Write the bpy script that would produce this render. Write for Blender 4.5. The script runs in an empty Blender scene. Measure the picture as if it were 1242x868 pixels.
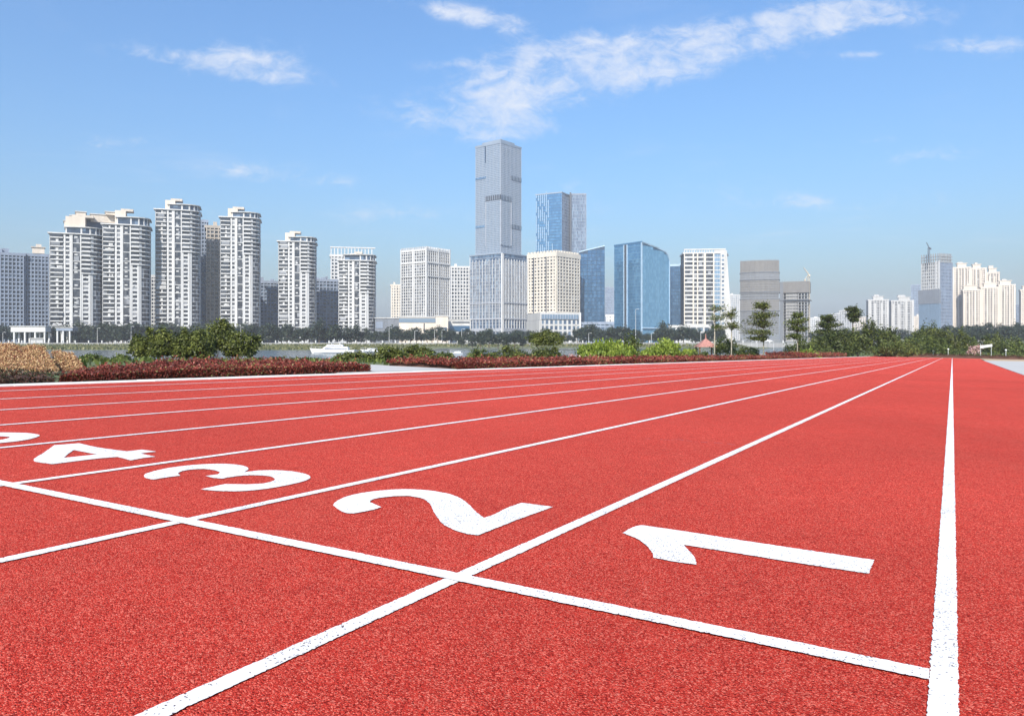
import bpy, math, random
import numpy as np
from mathutils import Vector, geometry

R = math.radians
SC = bpy.context.scene
COL = SC.collection
random.seed(7)
RNG = np.random.default_rng(11)

# ------------------------------------------------------------------ camera
F, CX, HY, EYE = 922.1, 621.0, 411.0, 5.2        # focal length and horizon of the photograph, eye height over the river
cam_d = bpy.data.cameras.new('camera')
cam = bpy.data.objects.new('camera', cam_d); COL.objects.link(cam)
cam.location = (0, 0, EYE); cam.rotation_euler = (R(90), 0, 0)
cam_d.sensor_width = 36; cam_d.lens = F / 1242 * 36
cam_d.shift_y = -23 / 1242
cam_d.clip_start = 0.05; cam_d.clip_end = 20000
SC.camera = cam
SC.cycles.max_bounces = 6; SC.cycles.diffuse_bounces = 3; SC.cycles.glossy_bounces = 3; SC.cycles.transparent_max_bounces = 6

# ------------------------------------------------------------------ sun, sky, exposure
SUN_ELEV, SUN_AZ = 38.0, 194.0                   # azimuth clockwise from +Y: behind the camera, to the left
sd = bpy.data.lights.new('sun', 'SUN'); sd.energy = 4.8; sd.angle = R(0.53); sd.color = (1.0, 0.93, 0.82)
sun = bpy.data.objects.new('sun', sd); COL.objects.link(sun)
ts = Vector((math.sin(R(SUN_AZ)) * math.cos(R(SUN_ELEV)), math.cos(R(SUN_AZ)) * math.cos(R(SUN_ELEV)), math.sin(R(SUN_ELEV))))
sun.rotation_euler = (-ts).to_track_quat('-Z', 'Y').to_euler(); sun.location = (0, 0, 400)

SC.view_settings.view_transform = 'Standard'; SC.view_settings.look = 'None'
SC.view_settings.exposure = 0.63; SC.view_settings.gamma = 1.0
SC.view_settings.use_curve_mapping = False

def mk(nt, kind, **kw):
    n = nt.nodes.new(kind)
    for k, v in kw.items(): setattr(n, k, v)
    return n

def math_node(nt, op, a, b=None, c=None, clamp=False):
    n = mk(nt, 'ShaderNodeMath', operation=op); n.use_clamp = clamp
    for i, v in enumerate((a, b, c)):
        if v is None: continue
        if isinstance(v, (int, float)): n.inputs[i].default_value = v
        else: nt.links.new(v, n.inputs[i])
    return n.outputs[0]

def mix_col(nt, fac, a, b, blend='MIX'):
    n = mk(nt, 'ShaderNodeMix', data_type='RGBA', blend_type=blend)
    for s, v in ((n.inputs[0], fac), (n.inputs[6], a), (n.inputs[7], b)):
        if isinstance(v, (int, float)): s.default_value = v
        elif isinstance(v, tuple): s.default_value = v if len(v) == 4 else (*v, 1)
        else: nt.links.new(v, s)
    return n.outputs[2]

def build_world():
    w = bpy.data.worlds.new('World'); SC.world = w; w.use_nodes = True
    nt = w.node_tree; nt.nodes.clear()
    M = lambda *a, **k: math_node(nt, *a, **k)
    sky = mk(nt, 'ShaderNodeTexSky', sky_type='NISHITA')
    sky.sun_disc = False; sky.sun_elevation = R(SUN_ELEV); sky.sun_rotation = R(SUN_AZ)
    sky.altitude = 0; sky.air_density = 1.6; sky.dust_density = 2.6; sky.ozone_density = 10.0
    tc = mk(nt, 'ShaderNodeTexCoord')
    sep = mk(nt, 'ShaderNodeSeparateXYZ'); nt.links.new(tc.outputs['Generated'], sep.inputs[0])
    x, y, z = sep.outputs
    yc = M('MAXIMUM', y, 0.08); zc = M('MAXIMUM', z, 0.04)
    ax = M('DIVIDE', x, yc); az = M('DIVIDE', z, yc)
    # cloud banks: centre bearing and height (tangents), length, thickness, tilt, weight
    banks = [(545, 14, 60, 9, -11, 1.0), (618, 30, 32, 10, -6, .9), (735, 80, 95, 27, 6, 1.0), (640, 98, 70, 27, 14, .95), (600, 128, 55, 20, 0, .7),
             (555, 147, 70, 14, -9, .85), (618, 158, 45, 12, 2, .75), (850, 58, 85, 19, 13, 1.05), (950, 34, 80, 19, 13, 1.05),
             (1030, 14, 60, 13, 4, .95), (1212, 55, 52, 9, 2, 1.05), (300, 72, 70, 18, -6, .70), (225, 68, 75, 10, -4, .6),
             (305, 93, 52, 7, -4, .8), (290, 208, 80, 10, -4, .62), (410, 220, 50, 7, 0, .35), (1120, 190, 60, 10, 2, .75),
             (1050, 172, 40, 5, 4, .45), (1050, 66, 55, 5, 2, .5), (545, 78, 30, 5, 2, .6), (960, 245, 130, 12, 0, .5), (480, 258, 160, 12, 1, .4), (140, 175, 120, 10, 3, .4), (760, 225, 90, 8, 0, .35), (1010, 20, 30, 8, 12, .9), (690, 52, 60, 10, 4, .6), (1090, 20, 60, 12, 4, .55)]
    tv = mk(nt, 'ShaderNodeCombineXYZ'); nt.links.new(ax, tv.inputs[0]); nt.links.new(az, tv.inputs[1])
    tot = None
    for (px, py, sx, sy, rot, wt) in banks:
        mp = mk(nt, 'ShaderNodeMapping', vector_type='TEXTURE'); nt.links.new(tv.outputs[0], mp.inputs[0])
        mp.inputs['Location'].default_value = ((px - CX) / F, (HY - py) / F, 0); mp.inputs['Rotation'].default_value = (0, 0, R(rot))
        mp.inputs['Scale'].default_value = (sx * 2.6 / F, sy * 2.6 / F, 1)
        gr = mk(nt, 'ShaderNodeTexGradient', gradient_type='QUADRATIC_SPHERE'); nt.links.new(mp.outputs[0], gr.inputs[0])
        g = M('MULTIPLY', gr.outputs['Fac'], wt * 1.25)
        tot = g if tot is None else M('ADD', tot, g)
    tot = M('MINIMUM', tot, 1.0)
    front = M('MULTIPLY', M('SUBTRACT', y, 0.1), 4.0, clamp=True)
    tot = M('MULTIPLY', tot, front)
    pc = mk(nt, 'ShaderNodeCombineXYZ')
    nt.links.new(M('DIVIDE', x, zc), pc.inputs[0]); nt.links.new(M('DIVIDE', y, zc), pc.inputs[1])
    def noise(vec, scale, detail, rough, dist=0.0, off=0):
        n = mk(nt, 'ShaderNodeTexNoise'); n.inputs['Scale'].default_value = scale; n.inputs['Detail'].default_value = detail
        n.inputs['Roughness'].default_value = rough; n.inputs['Distortion'].default_value = dist
        if off:
            mp = mk(nt, 'ShaderNodeMapping'); mp.inputs['Location'].default_value = (off, off * 1.7, 0)
            nt.links.new(vec, mp.inputs[0]); vec = mp.outputs[0]
        nt.links.new(vec, n.inputs['Vector']); return n.outputs[0]
    st_ = mk(nt, 'ShaderNodeMapping'); st_.inputs['Scale'].default_value = (1, 1.7, 1); st_.inputs['Rotation'].default_value = (0, 0, R(-8)); nt.links.new(tv.outputs[0], st_.inputs[0])
    n1 = noise(st_.outputs[0], 11.0, 7, .62, .5)
    n2 = noise(st_.outputs[0], 36.0, 5, .66, .7, 3.1)
    nn = M('ADD', M('MULTIPLY', n1, .6), M('MULTIPLY', n2, .4))
    d = M('ADD', tot, M('MULTIPLY', M('SUBTRACT', nn, .5), 4.6))
    dens = mk(nt, 'ShaderNodeMapRange', interpolation_type='SMOOTHSTEP')
    dens.inputs[1].default_value = .10; dens.inputs[2].default_value = 1.8
    nt.links.new(d, dens.inputs[0])
    alpha = M('MULTIPLY', dens.outputs[0], M('MULTIPLY', tot, 2.2, clamp=True))
    # thin streaks over the rest of the sky
    lo = noise(pc.outputs[0], .55, 3, .5, .3, 9.0)
    thin = mk(nt, 'ShaderNodeMapRange', interpolation_type='SMOOTHSTEP')
    thin.inputs[1].default_value = .56; thin.inputs[2].default_value = .95
    nt.links.new(M('ADD', M('MULTIPLY', lo, .7), M('MULTIPLY', noise(pc.outputs[0], 2.6, 5, .6, .3, 5.0), .35)), thin.inputs[0])
    alpha = M('MAXIMUM', M('MULTIPLY', alpha, .88), M('MULTIPLY', thin.outputs[0], .45))
    fade = mk(nt, 'ShaderNodeMapRange', interpolation_type='SMOOTHSTEP'); fade.inputs[1].default_value = .02; fade.inputs[2].default_value = .16
    nt.links.new(z, fade.inputs[0]); alpha = M('MULTIPLY', alpha, fade.outputs[0])
    tint = mix_col(nt, 1.0, sky.outputs[0], (.90, .99, 1.08), 'MULTIPLY')
    col = mix_col(nt, alpha, tint, (4.6, 4.85, 5.4))
    bg = mk(nt, 'ShaderNodeBackground'); bg.inputs['Strength'].default_value = 0.12
    nt.links.new(col, bg.inputs[0])
    out = mk(nt, 'ShaderNodeOutputWorld'); nt.links.new(bg.outputs[0], out.inputs[0])
build_world()

# ------------------------------------------------------------------ helpers
def gx(px, Y): return (px - CX) / F * Y
def gz(py, Y): return EYE + (HY - py) / F * Y

class MB:
    """collects faces; build() links them as ONE mesh object"""
    def __init__(s): s.v, s.f, s.r = [], [], []
    def face(s, pts, r=None):
        i = len(s.v); s.v.extend(pts); s.f.append(tuple(range(i, i + len(pts)))); s.r.append(random.random() if r is None else r)
    def hexa(s, p):           # 8 corners: bottom ring 0-3, top ring 4-7
        i = len(s.v); s.v.extend(p)
        for q in ((3, 2, 1, 0), (4, 5, 6, 7), (0, 1, 5, 4), (1, 2, 6, 5), (2, 3, 7, 6), (3, 0, 4, 7)):
            s.f.append(tuple(i + k for k in q)); s.r.append(random.random())
    def box(s, a, b):
        x0, y0, z0 = a; x1, y1, z1 = b
        s.hexa([(x0, y0, z0), (x1, y0, z0), (x1, y1, z0), (x0, y1, z0), (x0, y0, z1), (x1, y0, z1), (x1, y1, z1), (x0, y1, z1)])
    def obox(s, P, e, n, a0, a1, b0, b1, z0, z1):   # along e, out along n
        q = [(a0, b1), (a1, b1), (a1, b0), (a0, b0)]
        ring = [(P[0] + e[0] * a + n[0] * b, P[1] + e[1] * a + n[1] * b) for a, b in q]
        s.hexa([(x, y, z0) for x, y in ring] + [(x, y, z1) for x, y in ring])
    def prism(s, poly, z0, z1):
        n = len(poly); i = len(s.v)
        s.v.extend([(x, y, z0) for x, y in poly]); s.v.extend([(x, y, z1) for x, y in poly])
        s.f.append(tuple(range(i + n - 1, i - 1, -1))); s.f.append(tuple(range(i + n, i + 2 * n))); s.r += [random.random()] * 2
        for k in range(n):
            j = (k + 1) % n; s.f.append((i + k, i + j, i + n + j, i + n + k)); s.r.append(random.random())
    def tube(s, path, rad, sides=7):
        path = [Vector(p) for p in path]; rings = []
        for k, p in enumerate(path):
            t = (path[min(k + 1, len(path) - 1)] - path[max(k - 1, 0)]).normalized()
            a = t.orthogonal().normalized(); b = t.cross(a)
            r = rad[k] if isinstance(rad, (list, tuple)) else rad
            i = len(s.v); rings.append(i)
            for q in range(sides):
                an = 2 * math.pi * q / sides
                s.v.append(tuple(p + (a * math.cos(an) + b * math.sin(an)) * r))
        for k in range(len(rings) - 1):
            for q in range(sides):
                w = (q + 1) % sides
                s.f.append((rings[k] + q, rings[k] + w, rings[k + 1] + w, rings[k + 1] + q)); s.r.append(random.random())
        s.f.append(tuple(rings[0] + q for q in range(sides - 1, -1, -1))); s.f.append(tuple(rings[-1] + q for q in range(sides))); s.r += [.5, .5]
    def build(s, name, mat, parent=None, smooth=False, kind=None):
        me = bpy.data.meshes.new(name); me.from_pydata(s.v, [], s.f); me.update()
        at = me.attributes.new('rnd', 'FLOAT', 'FACE'); at.data.foreach_set('value', np.array(s.r, 'f'))
        if smooth: me.polygons.foreach_set('use_smooth', [True] * len(me.polygons))
        return link(name, me, mat, parent, kind)

def link(name, me, mat, parent=None, kind=None):
    if mat and not me.materials: me.materials.append(mat)
    o = bpy.data.objects.new(name, me); COL.objects.link(o)
    if parent: o.parent = parent; o.matrix_parent_inverse = Wm(parent).inverted()
    if kind: o['kind'] = kind
    return o

def Wm(o):
    from mathutils import Matrix
    return Matrix.Translation(o.location) @ o.rotation_euler.to_matrix().to_4x4()

def tag(o, label=None, cat=None, group=None, kind=None):
    if label: o['label'] = label
    if cat: o['category'] = cat
    if group: o['group'] = group
    if kind: o['kind'] = kind
    return o

def thing(name, label, cat, loc=(0, 0, 0), group=None):
    o = bpy.data.objects.new(name, None); COL.objects.link(o); o.location = loc; o.empty_display_size = .5
    return tag(o, label, cat, group)

# ------------------------------------------------------------------ materials
def new_mat(name):
    m = bpy.data.materials.new(name); m.use_nodes = True
    nt = m.node_tree; nt.nodes.clear()
    out = mk(nt, 'ShaderNodeOutputMaterial'); b = mk(nt, 'ShaderNodeBsdfPrincipled')
    nt.links.new(b.outputs[0], out.inputs[0]); return m, nt, b

def noise_out(nt, scale, detail=4, rough=.55, vec=None):
    n = mk(nt, 'ShaderNodeTexNoise'); n.inputs['Scale'].default_value = scale
    n.inputs['Detail'].default_value = detail; n.inputs['Roughness'].default_value = rough
    if vec is None:
        t = mk(nt, 'ShaderNodeTexCoord'); vec = t.outputs['Object']
    nt.links.new(vec, n.inputs['Vector']); return n.outputs[0]

def ramp(nt, fac, stops):
    r = mk(nt, 'ShaderNodeValToRGB'); e = r.color_ramp.elements
    while len(e) < len(stops): e.new(.5)
    for q, (p, c) in zip(e, stops): q.position = p; q.color = (*c, 1)
    nt.links.new(fac, r.inputs[0]); return r.outputs[0]

def plain(name, c, rough=.7, var=.12, scale=.4, metallic=0.0, streak=False):
    """painted or cast surface with weathering"""
    m, nt, b = new_mat(name)
    t = mk(nt, 'ShaderNodeTexCoord'); vec = t.outputs['Object']
    if streak:
        mp = mk(nt, 'ShaderNodeMapping'); mp.inputs['Scale'].default_value = (1, 1, .12); nt.links.new(vec, mp.inputs[0]); vec = mp.outputs[0]
    n = noise_out(nt, scale, 6, .62, vec)
    lo = tuple(v * (1 - var * 1.6) for v in c); hi = tuple(min(1, v * (1 + var * .7)) for v in c)
    nt.links.new(ramp(nt, n, [(.30, lo), (.68, hi)]), b.inputs['Base Color'])
    b.inputs['Roughness'].default_value = rough; b.inputs['Metallic'].default_value = metallic
    return m

def glass(name, dark, light, rough=.09, metallic=.0, lit=.25, spec=.6):
    """window panes: each pane its own blind, curtain or empty dark room"""
    m, nt, b = new_mat(name)
    a = mk(nt, 'ShaderNodeAttribute', attribute_name='rnd')
    mid = tuple((p * .75 + q * .25) for p, q in zip(dark, light))
    nt.links.new(ramp(nt, a.outputs['Fac'], [(0, dark), (1 - lit * 1.6, mid), (1 - lit * .5, light), (1, light)]), b.inputs['Base Color'])
    b.inputs['Roughness'].default_value = rough; b.inputs['Metallic'].default_value = metallic
    b.inputs['Specular IOR Level'].default_value = spec
    return m

def leaf(name, stops, trans=.3, rough=.5):
    m, nt, b = new_mat(name)
    a = mk(nt, 'ShaderNodeAttribute', attribute_name='rnd')
    c = ramp(nt, a.outputs['Fac'], stops)
    nt.links.new(c, b.inputs['Base Color']); b.inputs['Roughness'].default_value = rough
    b.inputs['Specular IOR Level'].default_value = .35
    tr = mk(nt, 'ShaderNodeBsdfTranslucent'); nt.links.new(c, tr.inputs[0])
    mx = mk(nt, 'ShaderNodeMixShader'); mx.inputs[0].default_value = trans
    nt.links.new(b.outputs[0], mx.inputs[1]); nt.links.new(tr.outputs[0], mx.inputs[2])
    nt.links.new(mx.outputs[0], [n for n in nt.nodes if n.type == 'OUTPUT_MATERIAL'][0].inputs[0])
    return m

def mat_track():
    m, nt, b = new_mat('red_rubber_granules')
    t = mk(nt, 'ShaderNodeTexCoord'); vec = t.outputs['Object']
    v = mk(nt, 'ShaderNodeTexVoronoi', feature='F1'); v.inputs['Scale'].default_value = 315; nt.links.new(vec, v.inputs['Vector'])
    n = noise_out(nt, 560, 3, .6, vec); big = noise_out(nt, .35, 5, .6, vec); mid = noise_out(nt, 9, 4, .6, vec)
    sp = mk(nt, 'ShaderNodeSeparateColor'); nt.links.new(v.outputs['Color'], sp.inputs[0])
    c = ramp(nt, sp.outputs[0], [(0, (.15, .006, .004)), (.24, (.46, .034, .023)), (.70, (.69, .057, .036)), (1, (.91, .24, .17))])  # palest grains carry facet highlights in their colour
    pit = mk(nt, 'ShaderNodeMapRange'); pit.inputs[1].default_value = .33; pit.inputs[2].default_value = .48
    nt.links.new(n, pit.inputs[0])
    c = mix_col(nt, pit.outputs[0], mix_col(nt, .85, c, (.11, .003, .003)), c)  # low gaps between granules darkened, their shade put into the colour
    wear = ramp(nt, big, [(.3, (.88, .88, .88)), (.7, (1.07, 1.07, 1.07))]); wear2 = ramp(nt, mid, [(.3, (.93, .93, .93)), (.7, (1.05, 1.05, 1.05))])
    c = mix_col(nt, 1.0, c, wear, 'MULTIPLY'); c = mix_col(nt, 1.0, c, wear2, 'MULTIPLY')
    mpd = mk(nt, 'ShaderNodeMapping'); mpd.inputs['Rotation'].default_value = (0, 0, R(30)); mpd.inputs['Scale'].default_value = (2.2, .22, 1); nt.links.new(vec, mpd.inputs[0])
    dust = mk(nt, 'ShaderNodeMapRange'); dust.inputs[1].default_value = .55; dust.inputs[2].default_value = .80; dust.inputs[4].default_value = .16
    nt.links.new(noise_out(nt, 1.1, 6, .66, mpd.outputs[0]), dust.inputs[0]); c = mix_col(nt, dust.outputs[0], c, (.50, .14, .09))
    scuff = mk(nt, 'ShaderNodeMapRange'); scuff.inputs[1].default_value = .66; scuff.inputs[2].default_value = .74; scuff.inputs[4].default_value = .35
    nt.links.new(noise_out(nt, 2.3, 5, .7, vec), scuff.inputs[0]); c = mix_col(nt, scuff.outputs[0], c, (.26, .022, .018))
    nt.links.new(c, b.inputs['Base Color']); b.inputs['Roughness'].default_value = .9; b.inputs['Specular IOR Level'].default_value = .08
    h = math_node(nt, 'ADD', math_node(nt, 'MULTIPLY', v.outputs['Distance'], -1.0), math_node(nt, 'MULTIPLY', n, .9))
    bp = mk(nt, 'ShaderNodeBump'); bp.inputs['Strength'].default_value = .9; bp.inputs['Distance'].default_value = .0035
    nt.links.new(h, bp.inputs['Height']); nt.links.new(bp.outputs[0], b.inputs['Normal'])
    return m

def mat_paint():
    m, nt, b = new_mat('white_track_paint')
    t = mk(nt, 'ShaderNodeTexCoord'); vec = t.outputs['Object']
    v = mk(nt, 'ShaderNodeTexVoronoi', feature='F1'); v.inputs['Scale'].default_value = 250; nt.links.new(vec, v.inputs['Vector'])
    n = noise_out(nt, 260, 3, .6, vec); wearz = noise_out(nt, 3.2, 4, .6, vec)
    sp = mk(nt, 'ShaderNodeSeparateColor'); nt.links.new(v.outputs['Color'], sp.inputs[0])
    thr = mk(nt, 'ShaderNodeMapRange'); thr.inputs[1].default_value = .42; thr.inputs[2].default_value = .72
    thr.inputs[3].default_value = .012; thr.inputs[4].default_value = .19
    nt.links.new(wearz, thr.inputs[0])
    hole = math_node(nt, 'LESS_THAN', sp.outputs[1], thr.outputs[0])
    pit = math_node(nt, 'GREATER_THAN', n, .44)
    hole = math_node(nt, 'MULTIPLY', hole, pit)
    white = ramp(nt, noise_out(nt, 40, 4, .6, vec), [(.3, (.64, .63, .615)), (.7, (.74, .73, .715))])
    c = mix_col(nt, hole, white, (.07, .04, .04))
    nt.links.new(c, b.inputs['Base Color']); b.inputs['Roughness'].default_value = .7
    bp = mk(nt, 'ShaderNodeBump'); bp.inputs['Strength'].default_value = .5; bp.inputs['Distance'].default_value = .002
    nt.links.new(math_node(nt, 'SUBTRACT', n, hole), bp.inputs['Height']); nt.links.new(bp.outputs[0], b.inputs['Normal'])
    return m

def mat_ground(name, stops, s1, s2, bump=.03):
    m, nt, b = new_mat(name)
    t = mk(nt, 'ShaderNodeTexCoord'); vec = t.outputs['Object']
    f = math_node(nt, 'ADD', math_node(nt, 'MULTIPLY', noise_out(nt, s1, 5, .6, vec), .55), math_node(nt, 'MULTIPLY', noise_out(nt, s2, 5, .7, vec), .45))
    nt.links.new(ramp(nt, f, stops), b.inputs['Base Color']); b.inputs['Roughness'].default_value = .95
    bp = mk(nt, 'ShaderNodeBump'); bp.inputs['Distance'].default_value = bump; nt.links.new(noise_out(nt, s2, 6, .7, vec), bp.inputs['Height'])
    nt.links.new(bp.outputs[0], b.inputs['Normal']); return m

def mat_water():
    m, nt, b = new_mat('river_water')
    b.inputs['Base Color'].default_value = (.075, .095, .10, 1); b.inputs['Roughness'].default_value = .16; b.inputs['IOR'].default_value = 1.33
    t = mk(nt, 'ShaderNodeTexCoord'); mp = mk(nt, 'ShaderNodeMapping'); mp.inputs['Scale'].default_value = (.6, 1.0, 1)
    nt.links.new(t.outputs['Object'], mp.inputs[0])
    bp = mk(nt, 'ShaderNodeBump'); bp.inputs['Strength'].default_value = .6; bp.inputs['Distance'].default_value = .25
    nt.links.new(noise_out(nt, .9, 5, .6, mp.outputs[0]), bp.inputs['Height']); nt.links.new(bp.outputs[0], b.inputs['Normal'])
    return m

def mat_net(name, c, var=.25):
    m, nt, b = new_mat(name)
    t = mk(nt, 'ShaderNodeTexCoord'); mp = mk(nt, 'ShaderNodeMapping'); mp.inputs['Scale'].default_value = (1, 1, .22); nt.links.new(t.outputs['Object'], mp.inputs[0])
    f = math_node(nt, 'ADD', math_node(nt, 'MULTIPLY', noise_out(nt, .35, 4, .7, mp.outputs[0]), .6), math_node(nt, 'MULTIPLY', noise_out(nt, .9, 3, .6), .4))
    nt.links.new(ramp(nt, f, [(.3, tuple(v * (1 - var) for v in c)), (.7, tuple(v * (1 + var) for v in c))]), b.inputs['Base Color'])
    b.inputs['Roughness'].default_value = .9
    bp = mk(nt, 'ShaderNodeBump'); bp.inputs['Distance'].default_value = .5; nt.links.new(f, bp.inputs['Height']); nt.links.new(bp.outputs[0], b.inputs['Normal'])
    return m

MT = dict(
    track=mat_track(), paint=mat_paint(), water=mat_water(),
    grass=mat_ground('rough_grass', [(.3, (.035, .055, .016)), (.5, (.07, .10, .03)), (.72, (.15, .15, .06))], .25, 3.0),
    marsh=mat_ground('marsh_ground', [(.3, (.06, .08, .03)), (.55, (.14, .15, .07)), (.75, (.24, .22, .12))], .05, .6),
    city_ground=mat_ground('city_ground', [(.3, (.12, .13, .11)), (.7, (.24, .24, .22))], .02, .3),
    sand=mat_ground('dry_sand', [(.3, (.30, .20, .12)), (.7, (.48, .36, .22))], .6, 9),
    concrete=mat_ground('pale_concrete', [(.3, (.34, .335, .32)), (.7, (.46, .45, .43))], .8, 14, .004),
    kerb=mat_ground('kerb_concrete', [(.3, (.56, .54, .50)), (.7, (.74, .72, .68))], 1.5, 18, .004),
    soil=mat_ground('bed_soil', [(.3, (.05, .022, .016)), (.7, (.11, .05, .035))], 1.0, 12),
    white=plain('white_render', (.52, .52, .515), .75, .10, .25, streak=True),
    offwhite=plain('offwhite_render', (.45, .445, .43), .75, .12, .25, streak=True),
    cream=plain('cream_stone', (.56, .51, .435), .75, .10, .3, streak=True),
    beige=plain('beige_tile', (.38, .34, .29), .75, .14, .3, streak=True),
    creampale=plain('pale_cream_render', (.58, .51, .43), .75, .10, .2, streak=True),
    greyblue=plain('blue_grey_and_shaded_wall', (.20, .24, .31), .6, .16, .2, streak=True),  # on the rear apartment slabs the towers' shadow is put into this colour
    grey=plain('grey_concrete', (.27, .27, .27), .85, .15, .3, streak=True),
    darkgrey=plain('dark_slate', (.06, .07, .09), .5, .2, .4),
    silver=plain('silver_cladding', (.31, .36, .42), .38, .08, .12, metallic=.35),
    silverline=plain('silver_mullion', (.40, .42, .46), .45, .08, .3, metallic=.2),
    bluefin=plain('pale_blue_fin', (.33, .45, .56), .5, .1, .3),
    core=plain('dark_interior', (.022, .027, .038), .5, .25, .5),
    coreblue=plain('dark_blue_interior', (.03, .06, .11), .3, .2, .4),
    tan=plain('pale_tan_roof', (.48, .43, .37), .8, .12, .5),
    yellow=plain('crane_paint', (.50, .44, .34), .6, .15, .6),
    metal=plain('painted_metal', (.55, .56, .57), .45, .1, 1.0, metallic=.2),
    hull=plain('white_gelcoat', (.66, .66, .65), .3, .04, .6),
    hullgrey=plain('grey_boot_stripe', (.18, .22, .28), .4, .1, .6),
    redroof=plain('faded_red_roof', (.36, .17, .14), .8, .25, 3.0),
    timber=plain('brown_timber', (.20, .10, .055), .8, .2, 3.0),
    bark=plain('grey_brown_bark', (.13, .10, .075), .9, .3, 4.0),
    palebark=plain('pale_bark', (.42, .38, .30), .9, .2, 3.0),
    canvas=plain('white_canvas', (.58, .57, .55), .8, .06, 1.0),
    g_res=glass('apartment_panes', (.016, .022, .034), (.24, .25, .27), .1, 0, .13),
    g_resblue=glass('blue_apartment_panes', (.014, .026, .05), (.12, .17, .24), .08, .1, .2),
    g_office=glass('office_panes', (.025, .036, .055), (.20, .22, .25), .08, .1, .16),
    g_blue=glass('blue_curtain_panes', (.08, .21, .37), (.12, .28, .46), .08, .5, .3),
    g_teal=glass('sky_reflection_blue_panes', (.14, .30, .44), (.20, .38, .53), .1, .5, .35),  # paler copy of the blue panes, sky reflection put into the colour
    g_deep=glass('deep_blue_curtain_panes', (.045, .115, .225), (.075, .165, .30), .08, .5, .25),
    g_slate=glass('slate_blue_panes', (.07, .11, .18), (.20, .28, .38), .1, .4, .3),
    g_silver=glass('silver_curtain_panes', (.19, .27, .37), (.25, .34, .44), .18, .42, .3),
    net=mat_net('grey_safety_net', (.165, .158, .152)),
    netblue=mat_net('blue_grey_safety_net', (.15, .165, .19)),
    netbright=mat_net('blue_safety_net', (.12, .18, .25)),
    l_dark=leaf('dark_green_leaves', [(0, (.018, .028, .007)), (.5, (.062, .084, .018)), (1, (.14, .165, .038))]),
    l_olive=leaf('olive_leaves', [(0, (.022, .030, .006)), (.5, (.088, .108, .020)), (1, (.19, .205, .045))]),
    l_bright=leaf('bright_yellow_green_leaves', [(0, (.06, .095, .01)), (.5, (.16, .22, .025)), (1, (.28, .34, .06))]),
    l_mid=leaf('mid_green_leaves', [(0, (.028, .042, .009)), (.5, (.088, .118, .024)), (1, (.19, .22, .05))]),
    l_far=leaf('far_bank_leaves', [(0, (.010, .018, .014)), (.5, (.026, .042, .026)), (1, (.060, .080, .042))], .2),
    l_red=leaf('maroon_leaves', [(0, (.04, .014, .009)), (.4, (.16, .036, .024)), (.75, (.33, .066, .046)), (.84, (.46, .15, .11)), (.89, (.10, .11, .03)), (1, (.24, .24, .08))], .25),
    l_mixed=leaf('maroon_and_green_leaves', [(0, (.02, .012, .008)), (.4, (.09, .035, .02)), (.6, (.04, .05, .02)), (.9, (.08, .09, .045)), (1, (.25, .09, .07))], .25),
    l_brown=leaf('brown_red_leaves', [(0, (.04, .018, .01)), (.5, (.11, .04, .025)), (.9, (.16, .08, .04)), (1, (.10, .10, .03))], .25),
    l_straw=leaf('straw_chips', [(0, (.15, .03, .02)), (.18, (.20, .07, .04)), (.34, (.36, .21, .095)), (.8, (.47, .31, .15)), (1, (.60, .43, .26))], .1, .8),
    l_marsh=leaf('marsh_grass', [(0, (.05, .07, .02)), (.5, (.13, .14, .05)), (1, (.24, .22, .10))], .25),
    l_pink=leaf('pink_blossom', [(0, (.10, .13, .05)), (.35, (.45, .22, .20)), (1, (.75, .58, .54))], .25),
)

# ------------------------------------------------------------------ track plane: lanes fitted to the photograph
TO = np.array([0.89727, 1.57952, -0.70715 + EYE])
TU = np.array([-0.865144, 0.501326, 0.014047])   # towards the outer lanes
TV = np.array([0.501104, 0.865227, -0.016653])   # along the lanes
TN = np.array([0.020502, 0.007368, 0.999763])
LANE = 1.22
def tp(u, v, h=0.0): return tuple(TO + TU * u + TV * v + TN * h)
def to_uv(X, Y):                                  # plan position -> lane coordinates
    d = TU[0] * TV[1] - TU[1] * TV[0]; x, y = X - TO[0], Y - TO[1]
    return (x * TV[1] - y * TV[0]) / d, (TU[0] * y - TU[1] * x) / d

# ------------------------------------------------------------------ ground, water
def smooth(a, b, t):
    t = np.clip((t - a) / (b - a), 0, 1); return t * t * (3 - 2 * t)

def ground_z(X, Y):
    X = np.asarray(X, float); Y = np.asarray(Y, float)
    u, v = to_uv(X, Y)
    uc = np.clip(u, -45, 14.5); vc = np.clip(v, -40, 136)
    zt = TO[2] + TU[2] * uc + TV[2] * vc - .07
    slope = EYE - .031 * np.maximum(Y, 18)                      # falls towards the river
    right = np.where(X > .40 * Y, 1.0, 0.0) * 1.0
    k = smooth(.36, .44, X / np.maximum(Y, 1))
    out = np.maximum(smooth(14.5, 17.5, u), smooth(133, 140, v))
    low = np.minimum(zt, slope) * (1 - k) + np.minimum(zt, 2.35) * k
    z = zt * (1 - out) + low * out
    return np.maximum(z, -1.8)

def grid_mesh(xs, ys, zf):
    X, Y = np.meshgrid(xs, ys); Z = zf(X, Y)
    V = np.stack([X.ravel(), Y.ravel(), Z.ravel()], 1); nx = len(xs); n = len(ys)
    i = (np.arange(n - 1)[:, None] * nx + np.arange(nx - 1)[None, :]).ravel()
    return V, np.stack([i, i + 1, i + 1 + nx, i + nx], 1)

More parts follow.
